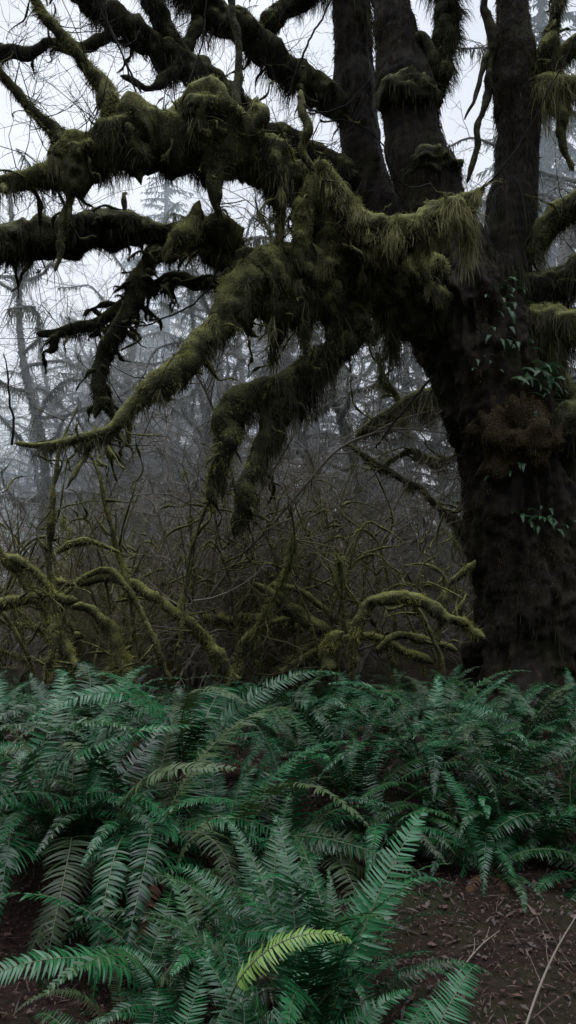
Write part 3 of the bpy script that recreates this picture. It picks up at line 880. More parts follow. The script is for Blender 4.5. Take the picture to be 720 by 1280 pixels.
# short curving twigs thickly brushed with pale moss
for key, cnt, L, r in (('L3', 46, .5, .026), ('L1', 16, .4, .024), ('L1b', 16, .4, .024), ('C5', 8, .4, .024), ('C1', 8, .35, .024), ('C4', 8, .35, .024), ('C6', 10, .4, .024), ('C10', 8, .35, .024), ('L8', 12, .45, .026), ('L2', 22, .4, .022),
                       ('L5', 16, .5, .028), ('T1', 26, .7, .03), ('T2', 24, .7, .03), ('T5', 10, .5, .028), ('R1', 6, .4, .024), ('R2', 6, .4, .024), ('L4', 10, .3, .02), ('L4b', 8, .3, .02), ('E2', 6, .5, .03), ('E5', 6, .5, .03), ('E3', 8, .5, .03), ('E1', 6, .5, .03)):
    S = spline(limbs[key], 0.08)
    for _ in range(cnt):
        i = int(rng.uniform(0.08, 0.95) * len(S))
        d = np.array((rng.normal(0, .9), rng.uniform(-1.1, .5), rng.uniform(-.9, .6)))
        B = wander(S[i, :3], d, L * rng.uniform(.6, 1.6), r * .65 * rng.uniform(.7, 1.5), .005, 6, -.10, .36)
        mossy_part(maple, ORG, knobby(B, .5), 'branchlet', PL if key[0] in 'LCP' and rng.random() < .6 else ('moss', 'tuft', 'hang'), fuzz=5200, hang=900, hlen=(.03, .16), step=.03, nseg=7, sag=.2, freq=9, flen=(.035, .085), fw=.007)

reseed(5)
# bare dark twigs on the limbs
mb = MB()
for key, cnt, L, up in (('L3', 56, .9, .1), ('R1', 16, .9, .1), ('R2', 16, .8, .1), ('T1', 34, 1.0, -.02), ('T2', 28, 1.0, 0), ('T5', 10, .7, -.05), ('L5', 14, .8, 0), ('L2', 18, .7, .05), ('L7', 10, .7, .05), ('E1', 6, .7, .1), ('E2', 7, .6, 0), ('E5', 8, .7, .05), ('E3', 7, .7, 0), ('D2', 5, .3, -.05), ('L1', 5, .5, .1)):
    S = spline(limbs[key], 0.1)
    st = []
    for _ in range(cnt):
        i = int(rng.uniform(0.1, 0.98) * len(S))
        d = np.array((rng.normal(0, .8), rng.normal(0, .5), rng.uniform(-.35, 1.0) if up >= 0 else rng.uniform(-1, .3)))
        st.append((S[i, :3], d))
    twig_sprays(mb, st, 2, 3, 0.5, 0, L, 0.0075, up)
# individually traced long twigs
for pts in ([(604, 233, 3.0, 8.4), (622, 220, 2.4, 8.35), (652, 180, 2.0, 8.3), (680, 130, 1.8, 8.25), (702, 85, 1.5, 8.2), (730, 20, 1.2, 8.2)],
            [(540, 230, 2, 8.6), (500, 228, 1.5, 8.3), (470, 170, 1.6, 8.2), (430, 148, 1.6, 8.15), (400, 150, 2.2, 8.2)],
            [(372, 120, 2.6, 8.2), (392, 140, 2.2, 8.1), (430, 135, 1.6, 8), (470, 95, 1.2, 8), (500, 50, 1, 8)],
            [(360, 120, 3, 8.3), (380, 60, 2.4, 8.2), (410, 0, 2, 8.2), (430, -60, 1.6, 8.1)],
            [(15, 556, 3.2, 7.4), (17, 525, 2.6, 7.4), (11, 480, 2.2, 7.4), (4, 442, 1.2, 7.4)],
            [(280, 305, 3, 8.5), (255, 370, 2, 8.3), (180, 412, 1.8, 8.0), (110, 405, 1.2, 7.9)],
            [(176, 115, 2.6, 8.0), (150, 70, 2, 8), (122, 10, 1.6, 8), (105, -50, 1.2, 8)],
            [(235, 110, 2.4, 8.1), (248, 60, 1.8, 8.1), (255, 0, 1.5, 8.1), (258, -60, 1.2, 8.1)],
            [(185, 150, 2.4, 8.0), (165, 95, 2, 8.1), (140, 30, 1.6, 8.2), (120, -40, 1.2, 8.2)],
            [(540, 470, 3, 9.5), (500, 520, 2.5, 9.3), (470, 560, 1.8, 9.2)]):
    S = spline(path(pts), 0.05)
    S[:, 3] *= .62
    S[1:-1, :3] += np.cumsum(rng.normal(0, .006, (len(S) - 2, 3)), axis=0)
    add_tube(mb, S, 5, 0.4)
mb.build('bare_twigs', M['twig_dark'], maple, ORG)

# ------------------------------------------------------------------ ferns
reseed(6)
def frond_mesh(name, L, e0, e1, pw, npair, mats, droop=0.25, fold=0.12, curl=0.0, bend=1.3, taper_base=0.45, rs=0.0035):
    mb = MB()
    n = 40
    s = np.linspace(0, 1, n)
    e = e0 + (e1 - e0) * s ** bend
    side = curl * s ** 2
    T = np.stack([np.cos(e) * np.cos(side), np.cos(e) * np.sin(side), np.sin(e)], -1)
    P = np.vstack([[0, 0, 0], np.cumsum((T[1:] + T[:-1]) / 2 * L / (n - 1), axis=0)])
    add_tube(mb, np.hstack([P, (rs * (1 - 0.8 * s))[:, None]]), 5, 0.5, 1)
    B = np.stack([-np.sin(side), np.cos(side), np.zeros(n)], -1)
    Nn = np.cross(T, B)
    st = np.linspace(0.13, 0.985, npair)
    u = np.array((0, .12, .35, .62, .85, 1.0))
    w = np.array((.75, 1.0, .92, .72, .42, .05))
    m = len(u)
    for sg in (-1, 1):
        t = st + rng.normal(0, 0.003, npair)
        f = np.clip(t, 0, 1) * (n - 1)
        i = np.minimum(f.astype(int), n - 2); fr = (f - i)[:, None]
        lerp = lambda A: A[i] * (1 - fr) + A[i + 1] * fr
        p, tt, bb, nn = lerp(P), unit(lerp(T)), unit(lerp(B)), unit(lerp(Nn))
        prof = np.clip((t - .08) / .28, 0, 1) ** .6 * (1 - taper_base) + taper_base
        prof = prof * np.clip((1.02 - t) / .62, 0, 1) ** .85
        ln = pw * prof * rng.uniform(.9, 1.08, npair) + .006
        hw = np.minimum(L * .85 / npair * .5 * 0.80, ln * .3)
        fa = (0.12 + 0.55 * t ** 2 + rng.normal(0, .06, npair))[:, None]
        dr = droop * rng.uniform(.6, 1.5, npair)[:, None]
        lift = (0.10 + rng.normal(0, .10, npair))[:, None]
        d = unit(bb * sg * np.cos(fa) + tt * np.sin(fa) + nn * lift)
        wdir = unit(tt - d * np.sum(tt * d, -1, keepdims=True) + nn * rng.normal(0, .22, npair)[:, None])
        rows = []
        for a, b in zip(u, w):
            c = p + d * (ln[:, None] * a) - nn * (dr * ln[:, None] * a * a) + tt * (ln[:, None] * .10 * a * a)
            o = wdir * (hw * b)[:, None]
            rows += [c - o + nn * fold * hw[:, None] * b, c, c + o + nn * fold * hw[:, None] * b]
        V = np.stack(rows, 1)
        k = 3 * m
        b0 = np.arange(npair)[:, None, None] * k + (np.arange(m - 1) * 3)[None, :, None]
        qa = np.concatenate([b0, b0 + 1, b0 + 4, b0 + 3], -1).reshape(-1, 4)
        qb = np.concatenate([b0 + 1, b0 + 2, b0 + 5, b0 + 4], -1).reshape(-1, 4)
        q = np.concatenate([qa, qb])
        if sg < 0: q = q[:, ::-1]
        mb.add(V, q, None, np.repeat(rng.random(npair)[:, None], k, 1), 0)
    return mb.mesh(name, mats)


def D(a): return math.radians(a)


FR = {'up': [], 'arch': [], 'droop': [], 'low': []}
for i in range(9):
    mt = [M['fern_old' if i == 8 else 'fern_deep' if i in (5, 6, 7) else 'fern'], M['stalk']]
    FR['up'].append(frond_mesh('frond', 1.0, D(rng.uniform(70, 84)), D(rng.uniform(-30, 25)), rng.uniform(.070, .088), 64, mt, .15, curl=rng.normal(0, .45), bend=1.7))
    FR['arch'].append(frond_mesh('frond', 1.05, D(rng.uniform(60, 76)), D(rng.uniform(-55, -15)), rng.uniform(.072, .092), 68, mt, .25, curl=rng.normal(0, .5), bend=1.3))
    FR['droop'].append(frond_mesh('frond', 1.0, D(rng.uniform(42, 62)), D(rng.uniform(-95, -65)), rng.uniform(.072, .095), 64, mt, .3, curl=rng.normal(0, .5), bend=1.1))
    FR['low'].append(frond_mesh('frond', .9, D(rng.uniform(22, 40)), D(rng.uniform(-60, -25)), rng.uniform(.07, .09), 56, mt, .3, curl=rng.normal(0, .4), bend=1.1))


def fern(loc, label, group=None, n=16, size=1.0, mix=(.25, .4, .25, .1), az=None, spread=2 * PI):
    t = thing('sword_fern', label, 'fern', loc, group)
    kinds = ['up', 'arch', 'droop', 'low']
    a0 = rng.uniform(0, 2 * PI)
    for i in range(n):
        k = kinds[rng.choice(4, p=mix)]
        me = FR[k][rng.integers(len(FR[k]))]
        o = link('frond', me, t)
        if az is None: a = a0 + i * 2.399 + rng.normal(0, .2)
        else: a = az + rng.uniform(-.5, .5) * spread
        sc = size * rng.uniform(.6, 1.12)
        o.location = (math.cos(a) * .04 * size, math.sin(a) * .04 * size, rng.uniform(-.02, .03))
        o.rotation_euler = (rng.normal(0, .22), rng.normal(0, .14), a)
        o.scale = (sc, sc * rng.uniform(.9, 1.15), sc)
    for _ in range(int(rng.integers(0, 3))):
        o = link('dead_frond', DEAD[rng.integers(len(DEAD))], t)
        o.rotation_euler = (0, 0, rng.uniform(0, 6.28)); o.scale = (size * .8,) * 3
        o['label'] = 'withered brown frond hanging low'
    return t


DEAD = [frond_mesh('dead_frond', .9, D(35), D(-100), .06, 40, [M['fern_dead'], M['fern_dead']], .7, .4, rng.normal(0, .5)) for _ in range(3)]


def gloc(x, y, dz=-0.02): return (float(x), float(y), float(ground_z(x, y)) + dz)


def px_x(px, Y): return (px - 360) / F * Y


reseed(7)
# near ferns along the bottom of the picture
NEAR = [
    (375, 2.5, 1.02, 16, (.8, .2, 0, 0), 'upright dark fern with ladder-like fronds in the middle of the foreground'),
    (475, 2.3, .82, 15, (.15, .5, .25, .1), 'pale glossy fern beside the bare soil right of centre in the foreground'),
    (300, 2.15, .8, 13, (.5, .3, .2, 0), 'foreground fern holding one bright yellow-green frond'),
    (190, 2.2, .72, 15, (.15, .4, .3, .15), 'glossy fern at the bottom left beside dark soil'),
    (100, 1.85, .42, 11, (.1, .5, .3, .1), 'low fern cut off at the bottom left edge of the view'),
    (430, 1.95, .74, 15, (.2, .5, .2, .1), 'bushy fern at the bottom middle in front of the upright fern'),
    (225, 2.95, .95, 16, (.15, .5, .3, .05), 'dark fern in the shade between the drooping bank ferns and bottom left fern'),
    (330, 3.15, .90, 15, (.2, .5, .3, 0), 'dark fern just behind the upright foreground fern'),
    (165, 2.8, .70, 12, (.1, .5, .3, .1), 'shaded fern under the longest hanging fronds at left'),
    (425, 2.85, .82, 14, (.5, .4, .1, 0), 'fern with thin rising fronds beside the bare soil at the centre'),
    (560, 1.80, .52, 13, (.2, .5, .2, .1), 'small low fern at the bottom right beside pale dry stalk'),
    (250, 2.65, .70, 11, (.5, .4, .1, 0), 'shadowed fern with splayed fronds behind the bottom left fern'),
]
near_ferns = []
for px, Y, sz, n, mix, lab in NEAR:
    near_ferns.append(fern(gloc(px_x(px, Y), Y), lab, 'ferns in the near foreground', n, sz, mix))
# the bright new frond
yf = frond_mesh('frond', .40, D(70), D(-22), .050, 34, [M['fern_yellow'], M['stalk']], .35, curl=-.25, bend=1.2)
o = link('frond', yf, near_ferns[2])
o['label'] = 'bright yellow-green young frond'
pw = at(287, 1248, 2.02)   # it rises from this fern's crown and arches to the right
o.location = tuple(pw - np.array(near_ferns[2].location))
o.rotation_euler = (D(16), 0, D(10))
for me in [frond_mesh('frond', .6, D(75), D(-10), .07, 40, [M['fern_mid'], M['stalk']], .2, curl=rng.normal(0, .3)) for _ in range(3)]:
    o = link('frond', me, near_ferns[5]); o.rotation_euler = (0, 0, rng.uniform(0, 6.28))

reseed(8)
# the bank of ferns
BANK = []
lab_front_left = 'big arching sword fern hanging over the dark bank at the left'
SPECIAL = [
    (20, 4.0, 1.3, 20, (.02, .4, .45, .13), 'dark fern spilling over the bank at the far left edge'),
    (95, 3.95, 1.2, 22, (.03, .4, .47, .1), 'big drooping fern with long fronds hanging over dark soil at left'),
    (185, 4.05, 1.35, 22, (.05, .42, .43, .1), 'broad drooping fern just right of the longest hanging fronds'),
    (275, 4.1, 1.35, 22, (.06, .54, .35, .05), 'large fern with wide pale arching fronds left of centre'),
    (360, 4.3, 1.15, 20, (.08, .52, .35, .05), 'arching fern on the bank at the centre of the view'),
    (445, 4.7, 1.1, 18, (.15, .4, .35, .1), 'pale fern with downturned tips just right of centre on the bank'),
    (530, 5.0, 1.05, 18, (.15, .4, .35, .1), 'fern with broad drooping tips above the reddish soil'),
    (620, 4.9, 1.1, 18, (.1, .4, .4, .1), 'fern overhanging the bare trail under the big trunk'),
    (705, 4.5, 1.25, 20, (.1, .35, .45, .1), 'large drooping fern at the right edge above the trail'),
    (478, 4.35, 1.0, 16, (0, .4, .5, .1), 'drooping fern at the centre right edge of the bank beside the bare soil'),
    (565, 4.45, 1.0, 17, (0, .4, .5, .1), 'drooping fern low on the bank above the middle of the bare soil'),
    (735, 4.0, .9, 15, (0, .4, .5, .1), 'fern cut by the right edge of the frame and drooping over the trail'),
    (600, 4.05, .8, 14, (0, .4, .5, .1), 'lowest drooping fern on the bank reaching over the bare soil'),
    (655, 4.3, .92, 16, (0, .4, .5, .1), 'low drooping fern just left of the right edge fern above the trail'),
    (235, 5.2, 1.45, 18, (.05, .75, .2, 0), 'tallest fern with long arching fronds at left of centre'),
    (115, 6.2, 1.3, 16, (.04, .76, .2, 0), 'fern with narrow rising fronds standing against the mossy arches at left'),
]
for px, Y, sz, n, mix, lab in SPECIAL:
    x = px_x(px, Y)
    BANK.append((x, Y))
    fern(gloc(x, Y), lab, 'ferns along the front of the bank', n, sz, mix)
cnt = 0
tries = 0
while cnt < 74 and tries < 9000:
    tries += 1
    Y = rng.uniform(4.6, 9.6)
    x = rng.uniform(-1, 1) * (0.40 * Y + 0.7)
    if (x - base[0]) ** 2 + (Y - base[1]) ** 2 < 1.5 ** 2: continue
    if any((x - a) ** 2 + (Y - b) ** 2 < (0.62 if b < 7 else .5) ** 2 for a, b in BANK): continue
    BANK.append((x, Y))
    u = x / (0.4 * Y)
    if Y > 7.4: lab = 'small deep green fern at the back of the bank below the mossy tangle'
    elif u < -0.33: lab = 'dark green fern in the dense fern bank at the left'
    elif u < 0.33: lab = 'dark green fern in the dense fern bank at the centre'
    else: lab = 'dark green fern in the dense fern bank below the big trunk'
    fern(gloc(x, Y), lab, lab.replace('fern', 'ferns', 1) if False else 'ferns filling the bank', int(rng.integers(11, 17)), rng.uniform(.8, 1.15) * (1 if Y < 7 else .82), (0, .5, .4, .1))
    cnt += 1

reseed(9)
# licorice ferns on the maple trunk
LF = [frond_mesh('tree_fern_frond', .32, D(20), D(-60), .042, 30, [M['fern_mid'], M['stalk']], .2, curl=rng.normal(0, .3), bend=1.0, rs=.002) for _ in range(4)]
LFd = [frond_mesh('tree_fern_frond', .34, D(15), D(-70), .042, 30, [M['fern_mid'], M['stalk']], .2, curl=rng.normal(0, .3), bend=1.0, rs=.002) for _ in range(4)]


def on_trunk(px, py):
    """point on the near face of trunk"""
    t = at(px, py, TY)
    d = np.linalg.norm(trunkV[:, :, [0, 2]] - t[[0, 2]], axis=-1) + 0.25 * (trunkV[..., 1] - 9)
    i = np.unravel_index(np.argmin(d), d.shape)
    return trunkV[i], trunkN[i]


for cx, cy, n, sprd, pool, sc in ((645, 484, 22, 30, LFd, 1.2), (668, 505, 14, 26, LFd, 1.05), (644, 655, 12, 18, LF, .75), (672, 650, 8, 24, LFd, .8), (700, 662, 8, 14, LF, .75), (612, 400, 14, 30, LFd, .7), (604, 445, 12, 30, LFd, .65), (625, 375, 10, 18, LFd, .75), (618, 590, 6, 26, LFd, .6), (580, 470, 6, 20, LFd, .5), (700, 755, 5, 16, LFd, .8)):
    for _ in range(n):
        p, nn = on_trunk(cx + rng.normal(0, sprd * .5), cy + rng.normal(0, sprd * .35))
        o = link('tree_fern_frond', pool[rng.integers(4)], maple)
        o.location = tuple(p - ORG)
        a = math.atan2(nn[1], nn[0]) + rng.normal(0, .6)
        o.rotation_euler = (rng.normal(0, .3), rng.normal(0, .25), a)
        s = sc * rng.uniform(.7, 1.2)
        o.scale = (s, s, s)

# ------------------------------------------------------------------ mossy fallen / leaning vine maples behind the ferns
reseed(10)
VM = [
    ('mossy_branch', 'thick moss covered branch arching from stump toward the big trunk', 9.0, [
        [(412, 835, 15), (414, 803, 16), (428, 788, 10)],
        [(440, 832, 8), (441, 790, 9), (446, 766, 10), (464, 751, 11), (502, 749, 12), (545, 764, 11), (578, 778, 10), (600, 796, 10)],
        [(566, 773, 6), (574, 757, 4.5), (581, 742, 2.5)],
        [(436, 790, 5), (428, 752, 4), (418, 720, 3), (404, 690, 2.2)],
        [(418, 728, 3), (436, 690, 3), (447, 660, 2)]]),
    ('mossy_log', 'moss covered fallen log with curled end left of the arching branch', 9.3, [
        [(318, 730, 4), (345, 742, 9), (372, 768, 14), (400, 782, 14), (425, 795, 12)],
        [(332, 742, 7), (345, 732, 6), (372, 737, 6), (402, 757, 6), (420, 780, 5)],
        [(296, 842, 8), (303, 805, 8), (318, 788, 7), (345, 775, 6), (362, 772, 5)]]),
    ('mossy_log', 'low mossy branches lying on the ground under the arching branch', 9.5, [
        [(420, 800, 8), (465, 795, 8), (505, 812, 8), (540, 830, 7)],
        [(470, 812, 6), (495, 795, 6), (530, 800, 7), (570, 812, 6)],
        [(350, 840, 7), (385, 820, 8), (420, 800, 9)]]),
    ('mossy_branch', 'upright forked mossy branch close to the left side of the big trunk', 9.4, [
        [(545, 800, 7), (552, 760, 6.5), (559, 735, 6), (572, 718, 6), (592, 700, 7)],
        [(559, 738, 5), (550, 715, 4), (530, 705, 2.5), (506, 707, 1.5)],
        [(551, 712, 3), (548, 670, 2), (556, 640, 1.3)]]),
    ('vine_maple', 'mossy stem slanting from upper left down to the right behind the ferns', 8.8, [
        [(292, 850, 13), (272, 815, 12), (248, 788, 10), (222, 768, 9), (195, 745, 9), (168, 730, 8), (120, 722, 7), (82, 728, 6), (40, 722, 5)],
        [(222, 768, 5), (236, 700, 4), (242, 670, 4), (262, 640, 3), (250, 610, 2)]]),
    ('vine_maple', 'thin mossy stem bent over in a hoop at the left', 8.4, [
        [(212, 850, 7), (196, 800, 6.5), (180, 768, 6), (163, 733, 6), (142, 714, 6), (112, 718, 5), (88, 742, 4.5), (80, 765, 3)],
        [(162, 733, 5), (148, 685, 5), (136, 640, 4.5), (128, 600, 4), (118, 575, 3), (108, 560, 1.5)]]),
    ('mossy_stump', 'short thick moss covered stem curling left beneath the hoop', 8.6, [
        [(160, 855, 15), (148, 808, 14), (132, 778, 12), (112, 760, 10), (90, 757, 8)],
        [(100, 790, 6), (92, 820, 6), (96, 850, 6)]]),
    ('vine_maple', 'mossy crossed stems leaning at the left edge of the frame', 8.2, [
        [(-30, 660, 9), (3, 692, 9), (28, 725, 9), (52, 768, 10), (78, 815, 11), (108, 858, 12)],
        [(-20, 690, 7), (22, 702, 8), (48, 722, 8), (66, 748, 8), (70, 800, 9), (60, 850, 9)],
        [(62, 752, 8), (57, 700, 7), (63, 640, 5.5), (66, 590, 5), (72, 550, 3), (90, 500, 2)],
        [(-40, 770, 9), (10, 752, 10), (50, 745, 9), (95, 752, 8)],
        [(70, 690, 5), (95, 677, 6), (120, 676, 5), (150, 690, 3)]]),
    ('vine_maple', 'slender knobby stem rising to the drooping limb tips', 8.7, [
        [(222, 850, 5), (228, 790, 4.5), (232, 745, 4), (240, 695, 4), (255, 650, 3.5), (268, 618, 3), (275, 580, 2)]]),
    ('mossy_log', 'long mossy log lying level in the shade behind the ferns', 10.2, [
        [(240, 772, 8), (290, 772, 10), (340, 778, 9), (380, 790, 8)],
        [(290, 772, 6), (305, 745, 5), (300, 715, 4), (312, 690, 3)]]),
]
EX = []
for k in range(42):
    Y = rng.uniform(9.0, 12.5)
    x0 = rng.uniform(-60, 560)
    dr = rng.choice([-1, 1]); sp = rng.uniform(40, 130); top = rng.uniform(640, 770); r = rng.uniform(2.2, 5.2)
    if x0 + dr * sp > 570: dr = -dr
    pts = [(x0, 850, r), (x0 + dr * sp * .08, (850 + top) / 2 + 10, r * .9), (x0 + dr * sp * .35, top + 8, r * .8), (x0 + dr * sp * .7, top - rng.uniform(-12, 25), r * .6), (x0 + dr * sp, top + rng.uniform(-50, 40), r * .35)]
    q = pts[2]
    side = [(q[0], q[1], r * .6), (q[0] - dr * rng.uniform(5, 30), q[1] - rng.uniform(20, 50), r * .45), (q[0] - dr * rng.uniform(-20, 40), q[1] - rng.uniform(60, 120), r * .25)]
    where = 'left' if x0 < 200 else 'centre' if x0 < 400 else 'right of centre'
    EX.append(('vine_maple', 'thin crooked mossy stem in the tangle behind the ferns at the ' + where, Y, [pts, side]))
for name, lab, Y, stems in VM + EX:
    b = at(stems[0][0][0], stems[0][0][1], Y)
    t = thing(name, lab, 'mossy wood', tuple(b), 'mossy branches behind the ferns')
    for k, pts in enumerate(stems):
        P_ = path(pts, Y)
        P_[:, 1] += np.cumsum(rng.normal(0, .06, len(P_)))
        P_[:, 3] *= .62
        if k == 0:
            P_[:, 1] -= P_[0, 1] - Y
        mossy_part(t, b, P_, 'stem' if k == 0 else 'branch', ('moss', 'tuft_low_lit', 'hang') if rng.random() < .7 else MD, fuzz=4200, hang=1300, hlen=(.03, .2), lump=.45, sag=.45, freq=6, minr=.03)
        S = spline(P_, .1)
        for _ in range(int(1 + len(S) * .12)):
            i = int(rng.uniform(.2, .98) * len(S))
            B = wander(S[i, :3], (rng.normal(0, .8), rng.normal(0, .6), rng.uniform(-.3, 1)), rng.uniform(.25, .8), .018, .006, 5, 0.02, .35)
            mossy_part(t, b, knobby(B, .6), 'branchlet', MD, fuzz=1500, hang=500, hlen=(.03, .1), step=.04, nseg=6, freq=9)
    mb = MB()
    st = []
    for pts in stems:
        S = spline(path(pts, Y), .1)
        for _ in range(int(len(S) * .22) + 1):
            i = int(rng.uniform(.15, .98) * len(S))
            if S[i, 0] < base[0] - 1.9: st.append((S[i, :3], (rng.normal(0, .8), rng.normal(0, .6), rng.uniform(-.1, 1))))
    if not st: st = [(S[len(S) // 2, :3], (-.6, 0, .8))]
    twig_sprays(mb, st, 2, 3, .35, 0, .5, .006, .04)
    mb.build('bare_twigs', M['twig_moss'], t, b)

reseed(11)
b = at(620, 820, 13); b[2] = float(ground_z(b[0], b[1]))
t = thing('mossy_maple', 'moss hung tree mostly hidden behind the big trunk with limbs reaching left', 'tree', tuple(b))
for k, pts in enumerate(([(625, 830, 20), (608, 700, 17), (600, 560, 15), (575, 440, 13), (545, 380, 10), (520, 330, 8)],
                         [(585, 480, 8), (550, 488, 8), (515, 502, 7), (480, 518, 6), (445, 545, 3)],
                         [(560, 420, 8), (525, 398, 9), (490, 396, 8), (458, 412, 6), (440, 436, 3)],
                         [(602, 680, 5), (560, 640, 5), (520, 612, 4), (475, 580, 3.5), (430, 555, 2)],
                         [(590, 560, 5), (550, 575, 4), (510, 565, 3.5), (470, 590, 2.5)],
                         [(500, 508, 4), (478, 470, 3), (470, 440, 2)])):
    P_ = path(pts, 13)
    mossy_part(t, b, P_, 'trunk' if k == 0 else 'limb', ('moss_dark', 'tuft', 'hang'), fuzz=2200, hang=2600 if k else 600, hlen=(.1, .6), lump=.4, sag=.5, fw=.013, hw=.014)
    S = spline(P_, .1)
    for _ in range(4 if k else 6):
        i = int(rng.uniform(.2, .95) * len(S))
        B = wander(S[i, :3], (rng.normal(-.2, .8), rng.normal(0, .5), rng.uniform(-.6, .8)), rng.uniform(.5, 1.3), .03, .008, 6, -.03, .4)
        mossy_part(t, b, knobby(B, .5), 'branchlet', MD, fuzz=2400, hang=900, hlen=(.05, .25), step=.05, nseg=6, fw=.012, hw=.012)
mb = MB()
st = []
for pts in ([(585, 480, 8), (445, 545, 3)], [(560, 420, 8), (440, 436, 3)], [(602, 680, 5), (430, 555, 2)]):
    S = spline(path(pts, 13), .1)
    st += [(S[int(rng.uniform(.2, 1) * (len(S) - 1)), :3], rng.normal(size=3) + [0, 0, .3]) for _ in range(10)]
twig_sprays(mb, st, 2, 3, .5, 0, 1.0, .008, .03)
mb.build('bare_twigs', M['twig_moss'], t, b)

# ------------------------------------------------------------------ tangle of bare vine maple shrubs (copies of a few)
reseed(12)
def shrub_proto(h, moss, nst):
    t = thing('vine_maple_shrub', 'x', 'shrub', (0, 0, -50))
    mbs, mbt = MB(), MB()
    ms = MB()
    for i in range(nst):
        a = rng.uniform(0, 2 * PI)
        d = np.array((math.cos(a) * .55, math.sin(a) * .55, rng.uniform(.7, 1.5)))
        S = spline(wander((math.cos(a) * .15, math.sin(a) * .15, -.1), d, h * rng.uniform(.7, 1.2), .030, .008, 8, -.03, .22), .12)
        V, Nn = add_tube(mbs, S, 7, .5)
        if moss:
            p, nn = grid_pick(V, Nn, int(620 * h))
            k = noise(p, 2.5, 77 + i, 2) > 0
            p, nn = p[k], nn[k]
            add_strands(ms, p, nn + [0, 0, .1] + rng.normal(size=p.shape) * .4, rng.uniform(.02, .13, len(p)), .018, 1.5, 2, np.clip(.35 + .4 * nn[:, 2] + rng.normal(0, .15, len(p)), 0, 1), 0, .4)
        st = []
        for _ in range(int(7 * h)):
            j = int(rng.uniform(.15, .99) * len(S))
            st.append((S[j, :3], unit(S[min(j + 1, len(S) - 1), :3] - S[j - 1, :3]) * .5 + rng.normal(size=3) * .7))
        twig_sprays(mbt, st, 2, 3, .5, 0, .75, .008, .02, kids=(2, 4))
    tm = M['twig_moss'] if moss else M['twig']
    mbs.build('stem', tm, t)
    mbt.build('twigs', tm, t)
    if moss: ms.build('moss', M['tuft'], t)
    return t


protos = [shrub_proto(rng.uniform(2.4, 4.2), i % 2 == 0, int(rng.integers(4, 7))) for i in range(6)]
SH_LAB = {
    'l': 'twiggy bare shrub in the grey brown tangle at the left behind the mossy arches',
    'c': 'twiggy bare shrub in the grey brown tangle at the centre behind the ferns',
    'r': 'twiggy bare shrub in the tangle beside the left edge of the big trunk',
    'e': 'twiggy bare shrub half hidden behind the big trunk at the right'}
used = set()
for k in range(74):
    Y = rng.uniform(10.5, 22) if k > 12 else rng.uniform(9.8, 12)
    u = rng.uniform(-1.1, 1.15)
    x = u * .394 * Y
    if (x - base[0]) ** 2 + (Y - base[1]) ** 2 < 2.2 ** 2 or (x > base[0] - 3 and Y < base[1] + 1.2): continue
    i = k % len(protos)
    if i in used: o = copy_tree(protos[i])
    else:
        o = protos[i]; used.add(i)
    o.location = gloc(x, Y)
    o.rotation_euler = (0, 0, rng.uniform(0, 2 * PI))
    s = rng.uniform(.75, 1.2)
    o.scale = (s, s, s)
    o['label'] = SH_LAB['l' if u < -.35 else 'c' if u < .2 else 'r' if u < .6 else 'e']
    o['group'] = 'bare shrubs in the understorey'

# ------------------------------------------------------------------ bare mossy trees behind
reseed(13)
def bare_proto(h, r):
    t = thing('mossy_maple', 'x', 'tree', (0, 0, -50))
    mb1, mb2, mb3 = MB(), MB(), MB()
    S = spline(wander((0, 0, -.2), (rng.normal(0, .1), rng.normal(0, .1), 1), h, r, r * .3, 9, .06, .1), .3)
    V, Nn = add_tube(mb1, S, 12, .35)
    p, nn = grid_pick(V, Nn, 2500)
    add_strands(mb3, p, nn + rng.normal(size=p.shape) * .4, rng.uniform(.04, .14, len(p)), .03, 1.5, 2, np.clip(rng.normal(.4, .2, len(p)), 0, 1), 0, .4)
    for i in range(22):
        j = int(rng.uniform(.2, .98) * len(S))
        a = rng.uniform(0, 2 * PI)
        B = spline(wander(S[j, :3], (math.cos(a), math.sin(a), rng.uniform(-.1, .8)), h * rng.uniform(.14, .34), r * .32, .012, 7, -.03, .3), .2)
        V, Nn = add_tube(mb1, B, 7, .35)
        p, nn = grid_pick(V, Nn, 420)
        add_strands(mb3, p, nn * .5 + [0, 0, -.3] + rng.normal(size=p.shape) * .4, rng.uniform(.05, .45, len(p)) * np.clip(.6 + noise(p, 1.5, i, 2), .2, 1.5), .03, 2.5, 3, np.clip(rng.normal(.4, .2, len(p)), 0, 1), 0, .4)
        st = [(B[int(rng.uniform(.2, .98) * len(B)), :3], rng.normal(size=3) + [0, 0, .3]) for _ in range(11)]
        twig_sprays(mb2, st, 2, 3, .5, 0, 1.3, .014, .0, kids=(2, 4))
    mb1.build('trunk', M['twig_grey'], t)
    mb3.build('hanging_moss', M['hang'], t)
    mb2.build('twigs', M['twig_grey'], t)
    return t


